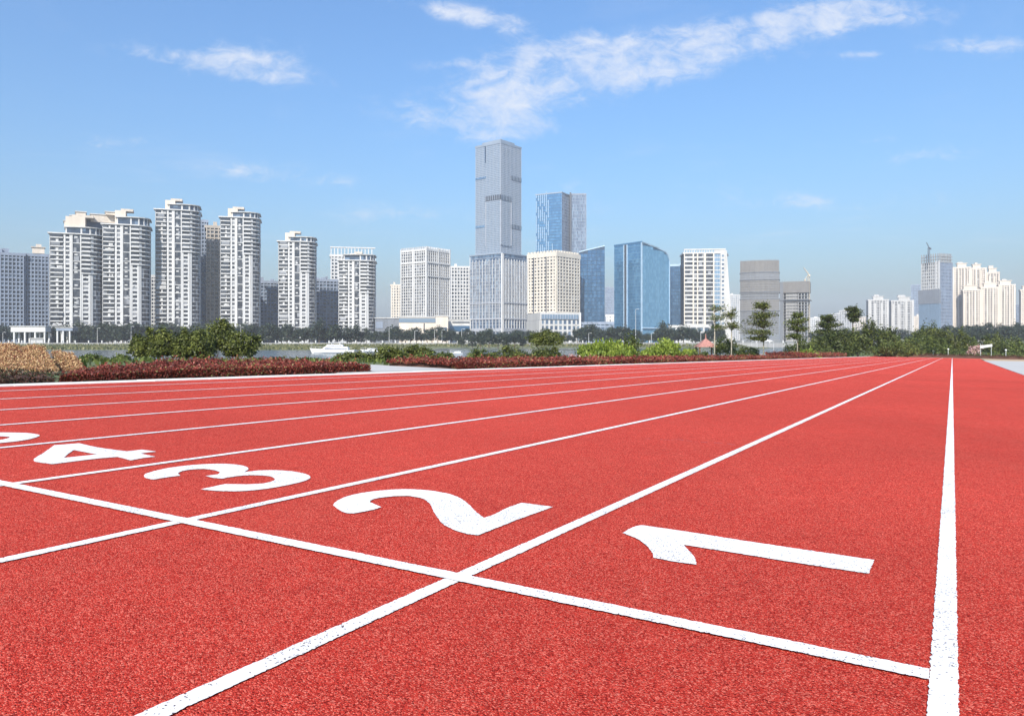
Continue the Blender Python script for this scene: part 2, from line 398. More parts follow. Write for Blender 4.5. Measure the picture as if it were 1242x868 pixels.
def np_mesh(name, V, Q, rnd=None, smooth_=False):
    me = bpy.data.meshes.new(name); n = len(Q); k = Q.shape[1]
    me.vertices.add(len(V)); me.vertices.foreach_set('co', np.ascontiguousarray(V, 'f').ravel())
    me.loops.add(n * k); me.loops.foreach_set('vertex_index', np.ascontiguousarray(Q, 'i').ravel())
    me.polygons.add(n); me.polygons.foreach_set('loop_start', np.arange(0, n * k, k, dtype='i'))
    if smooth_: me.polygons.foreach_set('use_smooth', np.ones(n, bool))
    me.update(calc_edges=True)
    if rnd is not None:
        a = me.attributes.new('rnd', 'FLOAT', 'FACE'); a.data.foreach_set('value', np.ascontiguousarray(rnd, 'f'))
    return me

xs = np.concatenate([np.linspace(-420, -60, 30)[:-1], np.linspace(-60, 140, 101)[:-1], np.linspace(140, 420, 30)])
ys = np.concatenate([np.linspace(-60, 0, 20)[:-1], np.linspace(0, 160, 101)[:-1], np.linspace(160, 480, 60)])
V, Q = grid_mesh(xs, ys, lambda X, Y: ground_z(X, Y) + np.where((np.abs(to_uv(X, Y)[0]) > 15), .05 * np.sin(X * .9) * np.cos(Y * .7), 0))
tag(link('ground', np_mesh('ground', V, Q, None, True), MT['grass']), kind='structure')
mb = MB(); mb.face([(-3400, 60, 0), (3400, 60, 0), (3400, 478.4, 0), (-3400, 478.4, 0)]); tag(mb.build('river', MT['water']), kind='structure')
mb = MB(); mb.box((-3400, 478.5, -2), (3400, 4000, 2.2)); tag(mb.build('city_ground', MT['city_ground']), kind='structure')
V, Q = grid_mesh(np.linspace(-420, 150, 120), np.linspace(352, 478, 40),
                 lambda X, Y: .35 * smooth(352, 362, Y) * (1 - .8 * smooth(-90, -25, X)) + .5 * np.sin(X * .11 + Y * .05) * np.sin(Y * .13) * .5 - .12 + 1.2 * smooth(440, 476, Y) * (1 - .5 * smooth(-60, 120, X)))
tag(link('marsh_bank', np_mesh('marsh_bank', V, Q, None, True), MT['marsh']), kind='structure')

# ------------------------------------------------------------------ running track
mb = MB()
us = [-30, -2.2, 10.72]; 
poly = [(-2.15, -6), (10.72, -6), (10.72, 132), (-2.75, 132), (-2.72, 95), (-2.5, 60), (-2.2, 40), (-2.1, 28), (-2.1, 18), (-4.5, 12), (-4.5, -6)]
poly = [(-9.5, -6), (10.72, -6), (10.72, 132), (-3.6, 132), (-2.9, 95), (-2.45, 60), (-2.2, 40), (-2.08, 28), (-2.4, 18), (-9.5, 10)]
mb.face([tp(u, v, 0) for u, v in poly][::-1])
track = tag(mb.build('running_track', MT['track']), kind='structure')

def paint_strip(u0, u1, vs, jit, h, name, across=False):
    """painted line with a ragged edge along both sides"""
    rs = random.Random(len(name) + int(u0 * 100)); m = MB(); a, b = [], []
    ja = jb = 0
    for v in vs:
        ja = ja * .35 + rs.gauss(0, jit); jb = jb * .35 + rs.gauss(0, jit)
        pa, pb = (u0 + ja, v), (u1 + jb, v)
        if across: pa, pb = pa[::-1], pb[::-1]
        a.append(len(m.v)); m.v.append(tp(*pa, h)); b.append(len(m.v)); m.v.append(tp(*pb, h))
    for k in range(len(vs) - 1):
        q = (a[k], a[k + 1], b[k + 1], b[k]); m.f.append(q if across else q[::-1]); m.r.append(.5)
    return m.build(name, MT['paint'], track)

RS = random.Random(3)
def steps(a, b):
    o = [a]
    while o[-1] < b:
        v = o[-1]; o.append(min(b, v + (RS.uniform(.002, .009) if v < 3 else .012 if v < 7 else .05 if v < 15 else .4 if v < 40 else 2)))
    return o
for k in range(9):
    w = .052 if k == 0 else .050
    ln = paint_strip(k * LANE - w / 2, k * LANE + w / 2, steps(-1.9 if k < 3 else -4.0, 131.5), .0011, .004, 'lane_line')
st = [.027]
while st[-1] < 9.8: st.append(st[-1] + (.006 if st[-1] < 5 else .02))
sl = paint_strip(-.031, .029, st, .0011, .0065, 'start_line', across=True)

DIG = {
 'one': [(1.019, 0.77), (1.02, 0.836), (1.017, 0.894), (1.002, 0.923), (0.841, 0.925), (0.626, 0.912), (0.408, 0.908), (0.204, 0.906), (0.205, 0.728), (0.379, 0.726), (0.585, 0.731), (0.706, 0.734), (0.783, 0.735), (0.739, 0.663), (0.705, 0.603), (0.675, 0.524), (0.742, 0.517), (0.814, 0.522), (0.843, 0.584), (0.894, 0.662), (0.952, 0.725)],
 'two': [(2.192, 0.526), (2.245, 0.624), (2.265, 0.728), (2.249, 0.828), (2.204, 0.913), (2.149, 0.968), (2.069, 0.997), (2.006, 1.0), (1.949, 0.991), (1.89, 0.968), (1.816, 0.92), (1.725, 0.837), (1.631, 0.744), (1.557, 0.679), (1.555, 0.743), (1.575, 0.885), (1.576, 1.012), (1.501, 1.016), (1.429, 1.018), (1.431, 0.919), (1.436, 0.724), (1.433, 0.572), (1.432, 0.441), (1.485, 0.438), (1.559, 0.465), (1.63, 0.509), (1.684, 0.559), (1.775, 0.652), (1.843, 0.729), (1.922, 0.806), (1.98, 0.841), (2.056, 0.847), (2.097, 0.809), (2.125, 0.749), (2.132, 0.705), (2.11, 0.658), (2.054, 0.625), (2.002, 0.604), (2.0, 0.537), (2.015, 0.449), (2.043, 0.44), (2.111, 0.468)],
 'three': [(3.388, 0.487), (3.443, 0.544), (3.492, 0.69), (3.476, 0.829), (3.41, 0.931), (3.314, 0.972), (3.212, 0.955), (3.148, 0.912), (3.092, 0.837), (3.065, 0.927), (2.967, 0.99), (2.849, 0.991), (2.735, 0.939), (2.676, 0.842), (2.660, 0.705), (2.674, 0.579), (2.722, 0.492), (2.801, 0.442), (2.888, 0.422), (2.899, 0.504), (2.906, 0.569), (2.823, 0.621), (2.777, 0.679), (2.788, 0.744), (2.825, 0.793), (2.902, 0.83), (2.984, 0.806), (3.021, 0.763), (3.033, 0.7), (3.029, 0.651), (3.083, 0.642), (3.152, 0.654), (3.142, 0.715), (3.176, 0.757), (3.256, 0.788), (3.332, 0.784), (3.361, 0.732), (3.358, 0.676), (3.321, 0.625), (3.253, 0.589), (3.263, 0.539), (3.261, 0.448), (3.318, 0.451)],
 'four': [(4.237, 0.42), (4.48, 0.6), (4.753, 0.812), (4.733, 0.895), (4.727, 0.948), (4.47, 0.912), (4.191, 0.916), (4.184, 1.012), (4.048, 1.011), (4.059, 0.949), (4.049, 0.911), (3.878, 0.889), (3.891, 0.842), (3.866, 0.731), (4.032, 0.759), (4.059, 0.659), (4.057, 0.415)],
 'five': [(5.633, 0.932), (5.537, 1.0), (5.477, 1.028), (5.373, 1.031), (5.304, 1.016), (5.261, 0.994), (5.175, 0.914), (5.113, 0.82), (5.091, 0.738), (5.092, 0.63), (5.125, 0.53), (5.19, 0.46), (5.26, 0.435), (5.30, 0.50), (5.33, 0.565), (5.25, 0.60), (5.215, 0.665), (5.235, 0.74), (5.278, 0.802), (5.326, 0.843), (5.392, 0.844), (5.46, 0.80), (5.51, 0.72), (5.54, 0.62), (5.56, 0.52), (5.90, 0.47), (5.93, 0.80), (5.93, 0.98), (5.80, 0.96), (5.79, 0.66), (5.69, 0.68), (5.68, 0.84)],
}
HOLE = [(4.221, 0.569), (4.319, 0.643), (4.469, 0.767), (4.301, 0.752), (4.206, 0.748), (4.212, 0.661)]
def outline(pts, step=.007, jit=.0013, seed=1):
    rs = random.Random(seed); P = [Vector(p) for p in pts]; n = len(P); out = []
    def corner(i):
        a = P[i] - P[i - 1]; b = P[(i + 1) % n] - P[i]; return a.angle(b) > R(42)
    for i in range(n):
        a, b = P[i], P[(i + 1) % n]; L = (b - a).length
        ta = (b - a) if corner(i) else (b - P[i - 1]).normalized() * L
        tb = (b - a) if corner((i + 1) % n) else (P[(i + 2) % n] - a).normalized() * L
        k = max(1, int(L / step))
        for q in range(k):
            t = q / k; t2, t3 = t * t, t * t * t
            p = a * (2 * t3 - 3 * t2 + 1) + ta * (t3 - 2 * t2 + t) + b * (-2 * t3 + 3 * t2) + tb * (t3 - t2)
            out.append((p.x + rs.gauss(0, jit), p.y + rs.gauss(0, jit)))
    return out
for i, (nm, pts) in enumerate(DIG.items()):
    loops = [outline(pts, seed=i)] + ([outline(HOLE, seed=9)] if nm == 'four' else [])
    flat = [p for l in loops for p in l]
    tris = geometry.tessellate_polygon([[Vector((u, v, 0)) for u, v in l] for l in loops])
    m = MB(); m.v = [tp(u, v, .004) for u, v in flat]
    for t in tris:
        a, b, c = [Vector(m.v[q]) for q in t]
        m.f.append(tuple(t) if (b - a).cross(c - a).z > 0 else tuple(t[::-1])); m.r.append(.5)
    o = m.build('lane_number', MT['paint'], track); o['label'] = 'painted lane number ' + nm

cr = [(1.98, 3.55), (1.9, 3.56), (1.8, 3.58), (1.74, 3.68), (1.6, 3.6), (1.47, 3.66), (1.28, 3.62)]
cm = MB(); rs_ = random.Random(4)
for (ua, va), (ub, vb) in zip(cr, cr[1:]):
    for q in range(6):
        if rs_.random() < .3: continue
        f0, f1 = q / 6, (q + 1) / 6; w = rs_.uniform(.002, .005); j = rs_.uniform(-.008, .008)
        cm.face([tp(ua + (ub - ua) * f, va + (vb - va) * f + j + o, .002) for f, o in ((f0, -w), (f0, w), (f1, w), (f1, -w))])
cm.build('hairline_crack', MT['darkgrey'], track)

# kerb strip outside the outer lane, path, concrete infield, sand verge
def slab(name, uv, h0, h1, mat, parent=None):
    m = MB(); n = len(uv)
    m.v = [tp(u, v, h0) for u, v in uv] + [tp(u, v, h1) for u, v in uv]
    m.f = [tuple(range(n, 2 * n))] + [(k, (k + 1) % n, n + (k + 1) % n, n + k) for k in range(n)]; m.r = [.5] * (n + 1)
    if (Vector(m.v[n + 1]) - Vector(m.v[n])).cross(Vector(m.v[n + 2]) - Vector(m.v[n + 1])).z < 0: m.f = [f[::-1] for f in m.f]
    return m.build(name, mat, parent)
kerb = tag(slab('track_kerb', [(10.55, -6), (11.0, -6), (11.0, 131), (10.55, 131)], -.05, -.012, MT['soil']), kind='structure')
ks = slab('kerb_slab', [(10.552, -.492), (10.998, -.492), (10.998, .492), (10.552, .492)], -.02, .009, MT['kerb'], kerb); ks_me = ks.data
for k in range(-5, 131):
    o = ks if k == -5 else ks.copy()
    if k > -5: COL.objects.link(o); o.parent = kerb
    dz = random.uniform(-.003, .003); o.location = tuple(TV * k + TN * dz + TU * random.uniform(-.004, .004))
tag(slab('footpath', [(11.02, 10.0), (11.02, 14.4), (13.3, 14.9), (15.4, 15.3), (15.4, 13.2), (13.3, 12.0)], -.05, .02, MT['concrete']), kind='structure')
tag(slab('infield_paving', [(-2.09, 27.9), (-2.22, 40), (-2.47, 60), (-2.92, 95), (-40, 112), (-40, 10), (-10, 10), (-2.42, 18)], -.03, .006, MT['concrete']), kind='structure')
tag(slab('sand_verge', [(-60, 118), (-3.2, 100), (-3.62, 132.1), (10.7, 132.1), (10.7, 136), (-80, 140)], -.03, .004, MT['sand']), kind='structure')

# ------------------------------------------------------------------ buildings
FARZ = 2.2
def norm2(e):
    L = math.hypot(*e); return (e[0] / L, e[1] / L), L

def face_frame(P0, P1):
    e, L = norm2((P1[0] - P0[0], P1[1] - P0[1])); return e, L, (e[1], -e[0])

def panes(G, P0, P1, z0, z1, fl, bays, sill=0, head=0, tilt=.006, a0=0, a1=None, keep=None):
    e, L, n = face_frame(P0, P1); a1 = L if a1 is None else a1; fh = (z1 - z0) / fl; bw = (a1 - a0) / bays
    for i in range(fl):
        for j in range(bays):
            s0, s1 = a0 + j * bw, a0 + (j + 1) * bw; zz0, zz1 = z0 + i * fh + sill, z0 + (i + 1) * fh - head
            if keep and not keep((s0 + s1) / 2, zz1): continue
            t = [random.gauss(0, tilt) for _ in range(3)]
            pts = []
            for s_, z_, o in ((s0, zz0, 0), (s1, zz0, t[0]), (s1, zz1, t[0] + t[1]), (s0, zz1, t[1])):
                d = .05 + max(-.04, o * bw); pts.append((P0[0] + e[0] * s_ + n[0] * d, P0[1] + e[1] * s_ + n[1] * d, z_))
            G.face(pts)

def bands(W, P0, P1, z0, z1, fl, bh, bp, a0=0, a1=None, off=0.0):
    e, L, n = face_frame(P0, P1); a1 = L if a1 is None else a1; fh = (z1 - z0) / fl
    for i in range(fl): W.obox(P0, e, n, a0, a1, -.1, bp, z0 + i * fh + off, z0 + i * fh + bh + off)

def piers(W, P0, P1, z0, z1, bays, pw, pp, a0=0, a1=None, ends=True):
    e, L, n = face_frame(P0, P1); a1 = L if a1 is None else a1
    for j in range(0 if ends else 1, bays + (1 if ends else 0)):
        s = a0 + (a1 - a0) * j / bays; s = min(max(s, a0 + pw / 2), a1 - pw / 2)
        W.obox(P0, e, n, s - pw / 2, s + pw / 2, -.1, pp, z0, z1)

def lattice(G, W, P0, P1, z0, z1, fl, bays, bh, bp, pw, pp, a0=0, a1=None):
    panes(G, P0, P1, z0, z1, fl, bays, a0=a0, a1=a1)
    if bh: bands(W, P0, P1, z0, z1, fl, bh, bp, a0, a1)
    if pw: piers(W, P0, P1, z0, z1 - .03, bays, pw, pp, a0, a1)

def hit(P, d, px):                 # where the plan line P + t d meets the bearing of pixel column px
    k = (px - CX) / F; return (k * P[1] - P[0]) / (d[0] - k * d[1])

def corner_plan(xl, xc, xr, Y, ang):
    """plan of a box whose near corner stands at column xc: left wall to xl, right wall to xr"""
    C = (gx(xc, Y), Y); b = math.atan2(C[0], C[1]) ; a = R(ang) + b
    dl = (-math.cos(a), math.sin(a)); dr = (math.sin(a), math.cos(a))
    tl = hit(C, dl, xl); tr = hit(C, dr, xr)
    A = (C[0] + dl[0] * tl, C[1] + dl[1] * tl); B = (C[0] + dr[0] * tr, C[1] + dr[1] * tr)
    D = (A[0] + B[0] - C[0], A[1] + B[1] - C[1]); return A, C, B, D

def front_plan(xl, xr, Y, depth, turn=0):
    """plan of a box whose front faces the viewer"""
    xm = (xl + xr) / 2; b = math.atan2(gx(xm, 1), 1) + R(turn)
    A = (gx(xl, Y), Y); d = (math.cos(b), -math.sin(b)); t = hit(A, d, xr); C = (A[0] + d[0] * t, A[1] + d[1] * t)
    n = (math.sin(b), math.cos(b)); return A, C, (C[0] + n[0] * depth, C[1] + n[1] * depth), (A[0] + n[0] * depth, A[1] + n[1] * depth)

def grow(poly, d):
    cx = sum(p[0] for p in poly) / len(poly); cy = sum(p[1] for p in poly) / len(poly); o = []
    n = len(poly)
    for i in range(n):
        p, a, b = Vector(poly[i]), Vector(poly[i - 1]), Vector(poly[(i + 1) % n])
        e1 = (p - a).normalized(); e2 = (b - p).normalized(); n1 = Vector((e1.y, -e1.x)); n2 = Vector((e2.y, -e2.x))
        m = (n1 + n2); m = m / max(.25, m.length_squared / 2) ; o.append((p.x + m.x * d, p.y + m.y * d))
    return o

def base_of(plan): return (sum(p[0] for p in plan) / len(plan), sum(p[1] for p in plan) / len(plan), FARZ)

def roof_bits(t, plan, z, mat, n=3, hs=(1.5, 4), seed=0, fr=.3):
    rs = random.Random(seed); A, C = plan[0], plan[1]; D = plan[-1]
    for k in range(n):
        m = MB(); a = .12 + .7 * rs.random(); b = .2 + .5 * rs.random(); w = fr * (.3 + .6 * rs.random()); h = rs.uniform(*hs)
        e1 = (C[0] - A[0], C[1] - A[1]); e2 = (D[0] - A[0], D[1] - A[1])
        p = (A[0] + e1[0] * a * (1 - w) + e2[0] * b * .6, A[1] + e1[1] * a * (1 - w) + e2[1] * b * .6)
        q = [p, (p[0] + e1[0] * w, p[1] + e1[1] * w), (p[0] + e1[0] * w + e2[0] * w, p[1] + e1[1] * w + e2[1] * w), (p[0] + e2[0] * w, p[1] + e2[1] * w)]
        m.prism(q, z + .01 * k, z + h); m.build('roof_plant', mat, t)

def block(name, label, plan, z1, wall, gl, core, fh, baysL, baysR, bh, bp, pw, pp, z0=FARZ, parapet=1.2, sides=2, plant=2, seed=0, bw=None, plant_h=(1.5, 4), pmat=None):
    """tower of a rectangular plan: interior, panes, floor bands, piers, parapet, roof plant"""
    t = thing(name, label, 'building', base_of(plan))
    m = MB(); m.prism(plan, z0, z1); m.build('inner_walls', core, t)
    G, B, P = MB(), MB(), MB(); fl = max(1, round((z1 - z0) / fh))
    for k in range(sides):
        P0, P1 = plan[k], plan[k + 1]; nb = baysL if k == 0 else baysR
        panes(G, P0, P1, z0, z1, fl, nb)
        if bh: bands(B, P0, P1, z0, z1, fl, bh, bp)
        if pw: piers(P, P0, P1, z0, z1 - .03, nb, pw, pp)
    G.build('window_panes', gl, t, kind='stuff')
    if B.v: B.build('floor_bands', wall, t, kind='stuff')
    if P.v: P.build('facade_piers', wall, t, kind='stuff')
    m = MB(); m.prism(grow(plan, max(bp, pp) + .05), z1 - .9, z1 + parapet); m.build('parapet', pmat or wall, t)
    if plant: roof_bits(t, plan, z1 + parapet, pmat or wall, plant, plant_h, seed)
    return t

# --- white apartment towers with a balcony column, a window column, a glazed column and a rounded corner
def apartment_tower(label, x0, x1, Y, ytop, ycrown, ypent, pent, upper, seed, yfloor=4.75, wall='white', crown0=.30):
    rs = random.Random(seed)
    a = math.atan2(gx((x0 + x1) / 2, 1), 1); W = (x1 - x0) * Y * math.cos(a) / F; D = W * .82
    cxw = gx((x0 + x1) / 2, Y); z1 = gz(ytop, Y)
    turn = a + R(4)
    ex = (math.cos(turn), -math.sin(turn)); ey = (math.sin(turn), math.cos(turn))
    def L(x, y): return (cxw + ex[0] * x * W + ey[0] * y * D, Y + ex[1] * x * W + ey[1] * y * D)
    t = thing('apartment_tower', label, 'building', (*L(0, .5), FARZ))
    front = [(-.5, 0), (-.24, -.015), (-.09, -.03), (.10, -.03), (.27, -.02), (.38, .05), (.455, .15), (.49, .30)]
    pl = [L(*p) for p in front]; plan = pl + [L(.49, 1), L(-.5, 1)]
    fl = round((z1 - FARZ) / (yfloor * Y / F)); fh = (z1 - FARZ) / fl; up = round(fl * (1 - upper)); zu = FARZ + up * fh
    m = MB(); m.prism(plan, FARZ, z1); m.build('inner_walls', MT['core'], t)
    G, B, P, K = MB(), MB(), MB(), MB()
    # balcony column
    panes(G, pl[0], pl[1], FARZ, z1, fl, 3)
    e, LL, n = face_frame(pl[0], pl[1])
    for i in range(fl):
        z = FARZ + i * fh
        K.obox(pl[0], e, n, .3, LL - .3, 0, 1.25, z, z + .2)
        K.obox(pl[0], e, n, .3, LL - .3, 1.1, 1.25, z + .2, z + .72)
        if rs.random() < .24:
            q0, q1 = sorted((rs.random(), rs.random())); q0 *= .6; q1 = .4 + q1 * .6; A_ = [(pl[0][0] + e[0] * LL * q + n[0] * 1.18, pl[0][1] + e[1] * LL * q + n[1] * 1.18) for q in (q0, q1)]
            G.face([(*A_[0], z + .95), (*A_[1], z + .95), (*A_[1], z + fh - .05), (*A_[0], z + fh - .05)], rs.random())
        if rs.random() < .3: B.obox(pl[0], e, n, LL * rs.uniform(.05, .8), LL * rs.uniform(.82, .95), .9, 1.05, z + 1.0, z + rs.uniform(1.3, 2.2))
        if rs.random() < .8: K.obox(pl[0], e, n, LL * (.42 + .1 * rs.random()), LL * .62, .07, .5, z + .3, z + 2.3)
    # window column
    lattice(G, B, pl[1], pl[2], FARZ, z1, fl, 1, 1.05, .3, 0, 0); piers(P, pl[1], pl[2], FARZ, z1, 1, 1.1, .55)
    # glazed column with a panel at every second floor
    panes(G, pl[2], pl[3], FARZ, z1, fl, 4); bands(B, pl[2], pl[3], FARZ, z1, fl // 2, .5, .35)
    e, LL, n = face_frame(pl[2], pl[3])
    for i in range(fl):
        if rs.random() < .45: B.obox(pl[2], e, n, LL * .3, LL * .62, 0, .22, FARZ + i * fh + .6, FARZ + i * fh + 1.5)
    for i in range(fl):                              # air-conditioning units
        for (Pa, Pb) in ((pl[1], pl[2]), (pl[3], pl[4])):
            if rs.random() < .45:
                ee, l2, nn_ = face_frame(Pa, Pb); q = l2 * rs.uniform(.2, .7); B.obox(Pa, ee, nn_, q, q + .9, .3, .75, FARZ + i * fh + .15, FARZ + i * fh + .85)
    piers(P, pl[2], pl[3], FARZ, z1, 1, .7, .7)
    # windows below, rounded balconies above
    lattice(G, B, pl[3], pl[4], FARZ, z1, fl, 1, 1.2, .3, 0, 0); piers(P, pl[3], pl[4], FARZ, zu, 1, 1.0, .5)
    for k in range(4, 7): panes(G, pl[k], pl[k + 1], FARZ, z1, fl, 2); bands(B, pl[k], pl[k + 1], FARZ, zu, up, .5, .2)
    e, LL, n = face_frame(pl[4], pl[5]); P.obox(pl[4], e, n, 0, 1.6, 0, .6, FARZ, zu)
    ring = [Vector(p) for p in pl[3:8]]
    nrm = []
    for k in range(5):
        q = (ring[min(k + 1, 4)] - ring[max(k - 1, 0)]).normalized(); nrm.append(Vector((q.y, -q.x)))
    for i in range(up, fl):
        z = FARZ + i * fh
        for k in range(4):
            for b0, b1, h0, h1 in ((-.05, 1.3, 0, .2), (1.15, 1.3, .2, .68)):
                q = [ring[k] + nrm[k] * b1, ring[k + 1] + nrm[k + 1] * b1, ring[k + 1] + nrm[k + 1] * b0, ring[k] + nrm[k] * b0]
                K.hexa([(v.x, v.y, z + h0) for v in q] + [(v.x, v.y, z + h1) for v in q])
        if rs.random() < .35:
            k = rs.randrange(4); q = [ring[k] + nrm[k] * 1.2, ring[k + 1] + nrm[k + 1] * 1.2]; G.face([(q[0].x, q[0].y, z + .95), (q[1].x, q[1].y, z + .95), (q[1].x, q[1].y, z + fh - .05), (q[0].x, q[0].y, z + fh - .05)], rs.random())
        e, LL, n = face_frame(pl[4], pl[5]); B.obox(pl[4], e, n, LL * .1, LL * .55, 0, .4, z + .25, z + fh - .3)
    lattice(G, B, pl[7], plan[8], FARZ, z1, fl, 5, 1.2, .2, .6, .3); lattice(G, B, plan[9], pl[0], FARZ, z1, fl, 4, 1.3, .2, .8, .3)
    G.build('window_panes', MT['g_res'], t, kind='stuff'); B.build('spandrel_bands', MT[wall], t, kind='stuff')
    P.build('wall_piers', MT[wall], t, kind='stuff'); K.build('balconies', MT[wall], t, kind='stuff')
    # cornice, glazed crown with flat overhanging roof, penthouse
    m = MB(); m.prism(grow(plan, 1.35), z1, z1 + .75); m.build('cornice', MT[wall], t)
    zc = gz(ycrown, Y); zp = gz(ypent, Y); c0 = -.5 + crown0
    cf = [L(c0, .10), L(.10, .02), L(.27, .02), L(.38, .08), L(.45, .17), L(.48, .32)]; cp = cf + [L(.48, .9), L(c0, .9)]
    m = MB(); m.prism(cp, z1 + .75, zc - .35); cc = m.build('crown_core', MT['coreblue'], t)
    g = MB(); pp_ = MB()
    for k in range(5):
        panes(g, cf[k], cf[k + 1], z1 + .75, zc - .35, 2, 3 if k == 0 else 2); piers(pp_, cf[k], cf[k + 1], z1 + .75, zc - .35, 1, .45, .3)
    g.build('crown_panes', MT['g_resblue'], cc, kind='stuff'); pp_.build('crown_mullions', MT[wall], cc, kind='stuff')
    m = MB(); m.prism(grow(cp, 1.3), zc - .35, zc + .2); m.build('crown_roof', MT['offwhite'], t)
    p0 = (pent[0] - (x0 + x1) / 2) / (x1 - x0); p1 = (pent[1] - (x0 + x1) / 2) / (x1 - x0)
    m = MB(); m.prism([L(p0, .12), L(p1, .12), L(p1, .7), L(p0, .7)], z1 + .77, zp); m.build('penthouse', MT['creampale'], t)
    m = MB(); m.prism([L(p0 + .12, .2), L(p1 + .16, .2), L(p1 + .16, .6), L(p0 + .12, .6)], zp + .01, zp + 1.6); m.build('roof_canopy', MT['tan'], t)
    return t

apartment_tower('white balcony tower under the terraced cream rooftop house', 61, 124, 505, 284.5, 275, 262, (79, 103), .36, 1, 5.35)
apartment_tower('white balcony tower whose glass crown touches its terraced neighbour', 125, 181.5, 520, 273.5, 263, 255, (139, 152), .34, 2, 5.3)
apartment_tower('tallest white balcony tower of the riverside apartment row', 189, 242, 545, 255.5, 247.5, 242.5, (200, 212), .30, 3, 4.95)
apartment_tower('slim white balcony tower just beside the tallest apartment tower', 267.5, 314.5, 565, 264.5, 257, 252.5, (276, 288), .30, 4, 4.85)
apartment_tower('white balcony tower standing alone between two low blue-grey blocks', 338, 382.5, 585, 293.5, 287, 282, (345.5, 357), .31, 5, 4.6)
apartment_tower('shortest white balcony tower with a wide glass crown, in front of a white framed block', 411, 454.5, 595, 316.5, 308.5, 307, (424, 432), .40, 6, 4.4, crown0=.14)

def stepped_penthouse():
    Y = 518; t = thing('rooftop_house', 'cream terraced rooftop house on the first white balcony tower', 'penthouse', (gx(105, Y), Y, gz(276, Y)))
    for k, (x0, x1, yb, yt, m_) in enumerate([(78, 102, 276, 268, 'creampale'), (85, 108, 268, 261.5, 'creampale'), (92, 104, 261.5, 256.5, 'creampale'), (101, 124, 276, 263, 'coreblue'), (110, 140, 268, 259, 'tan'), (128, 141, 259, 256, 'creampale')]):
        A, C, B, D = front_plan(x0, x1, Y + k * .7, 14); m = MB(); m.prism([A, C, B, D], gz(yb, Y), gz(yt, Y)); m.build('terrace' if k < 3 else 'roof_room', MT[m_], t)
        m = MB(); m.prism(grow([A, C, B, D], .6), gz(yt, Y) + .01, gz(yt, Y) + .6); m.build('roof_slab', MT['offwhite'], t)
stepped_penthouse()

# --- apartment slabs behind and beside; shade is put into the blue-grey walls
def Z(py, Y): return gz(py, Y)
def fblock(name, label, xl, xr, Y, ytop, wall, gl, core, fhpx, bays, bh, bp, pw, pp, depth=18, turn=0, **kw):
    plan = list(front_plan(xl, xr, Y, depth, turn)); fh = fhpx * Y / F
    return block(name, label, plan, Z(ytop, Y), MT[wall], MT[gl], MT[core], fh, bays, max(2, bays // 2), bh, bp, pw, pp, **kw)
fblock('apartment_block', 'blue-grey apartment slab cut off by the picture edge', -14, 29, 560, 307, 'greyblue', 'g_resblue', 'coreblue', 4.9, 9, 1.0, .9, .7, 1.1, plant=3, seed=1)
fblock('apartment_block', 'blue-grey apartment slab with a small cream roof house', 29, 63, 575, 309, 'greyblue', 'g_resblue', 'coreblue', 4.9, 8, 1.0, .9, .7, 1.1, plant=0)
def roof_house(label, x0, x1, Y, yb, yt, m_='creampale'):
    t = thing('rooftop_house', label, 'penthouse', (gx((x0 + x1) / 2, Y), Y, gz(yb, Y)))
    A = front_plan(x0, x1, Y, 8); m = MB(); m.prism(list(A), gz(yb, Y), gz(yt, Y)); m.build('wall', MT[m_], t)
    m = MB(); m.prism(grow(list(A), .7), gz(yt, Y) + .01, gz(yt, Y) + .7); m.build('roof_slab', MT['tan'], t)
    B = front_plan(x0 + (x1 - x0) * .3, x1 - (x1 - x0) * .25, Y + 1, 5); m = MB(); m.prism(list(B), gz(yt, Y) + .7, gz(yt, Y) + 2.6); m.build('lift_tower', MT[m_], t)
roof_house('small cream roof house on the blue-grey apartment slab', 39, 54, 578, 306.9, 300)
fblock('apartment_block', 'narrow pale block glimpsed in the slit before the tallest apartment tower', 180, 190, 640, 335, 'offwhite', 'g_res', 'core', 4.4, 3, 1.2, .7, .6, .8, plant=0)
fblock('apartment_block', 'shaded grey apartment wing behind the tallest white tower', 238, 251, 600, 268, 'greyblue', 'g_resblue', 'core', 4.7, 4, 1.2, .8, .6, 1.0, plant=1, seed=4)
fblock('apartment_block', 'beige balcony block wedged between two white towers', 250, 270, 592, 275, 'beige', 'g_res', 'core', 4.7, 4, 1.1, .9, .8, 1.1, plant=2, seed=5)
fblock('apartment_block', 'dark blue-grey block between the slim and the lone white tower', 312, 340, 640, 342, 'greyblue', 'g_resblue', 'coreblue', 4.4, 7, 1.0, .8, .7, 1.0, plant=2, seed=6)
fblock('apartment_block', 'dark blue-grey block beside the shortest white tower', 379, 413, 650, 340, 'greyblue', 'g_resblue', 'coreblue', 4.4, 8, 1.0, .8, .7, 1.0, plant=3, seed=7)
# white framed block behind, with an open frame on its roof
t = fblock('office_block', 'white gridded block with an open roof frame behind the shortest balcony tower', 401, 454.5, 690, 310, 'white', 'g_office', 'core', 4.2, 12, 1.2, .5, 1.0, .9, plant=0)
plan = list(front_plan(401, 454.5, 690, 18)); m = MB()
e, L_, n = face_frame(plan[0], plan[1]); z0 = Z(310, 690) + 1.2
for k in range(13): m.obox(plan[0], e, n, L_ * k / 13, L_ * k / 13 + .8, -1, .4, z0, z0 + 6)
m.obox(plan[0], e, n, -.5, L_ + .5, -1.4, .8, z0 + 6.01, z0 + 7); m.build('roof_frame', MT['white'], t)

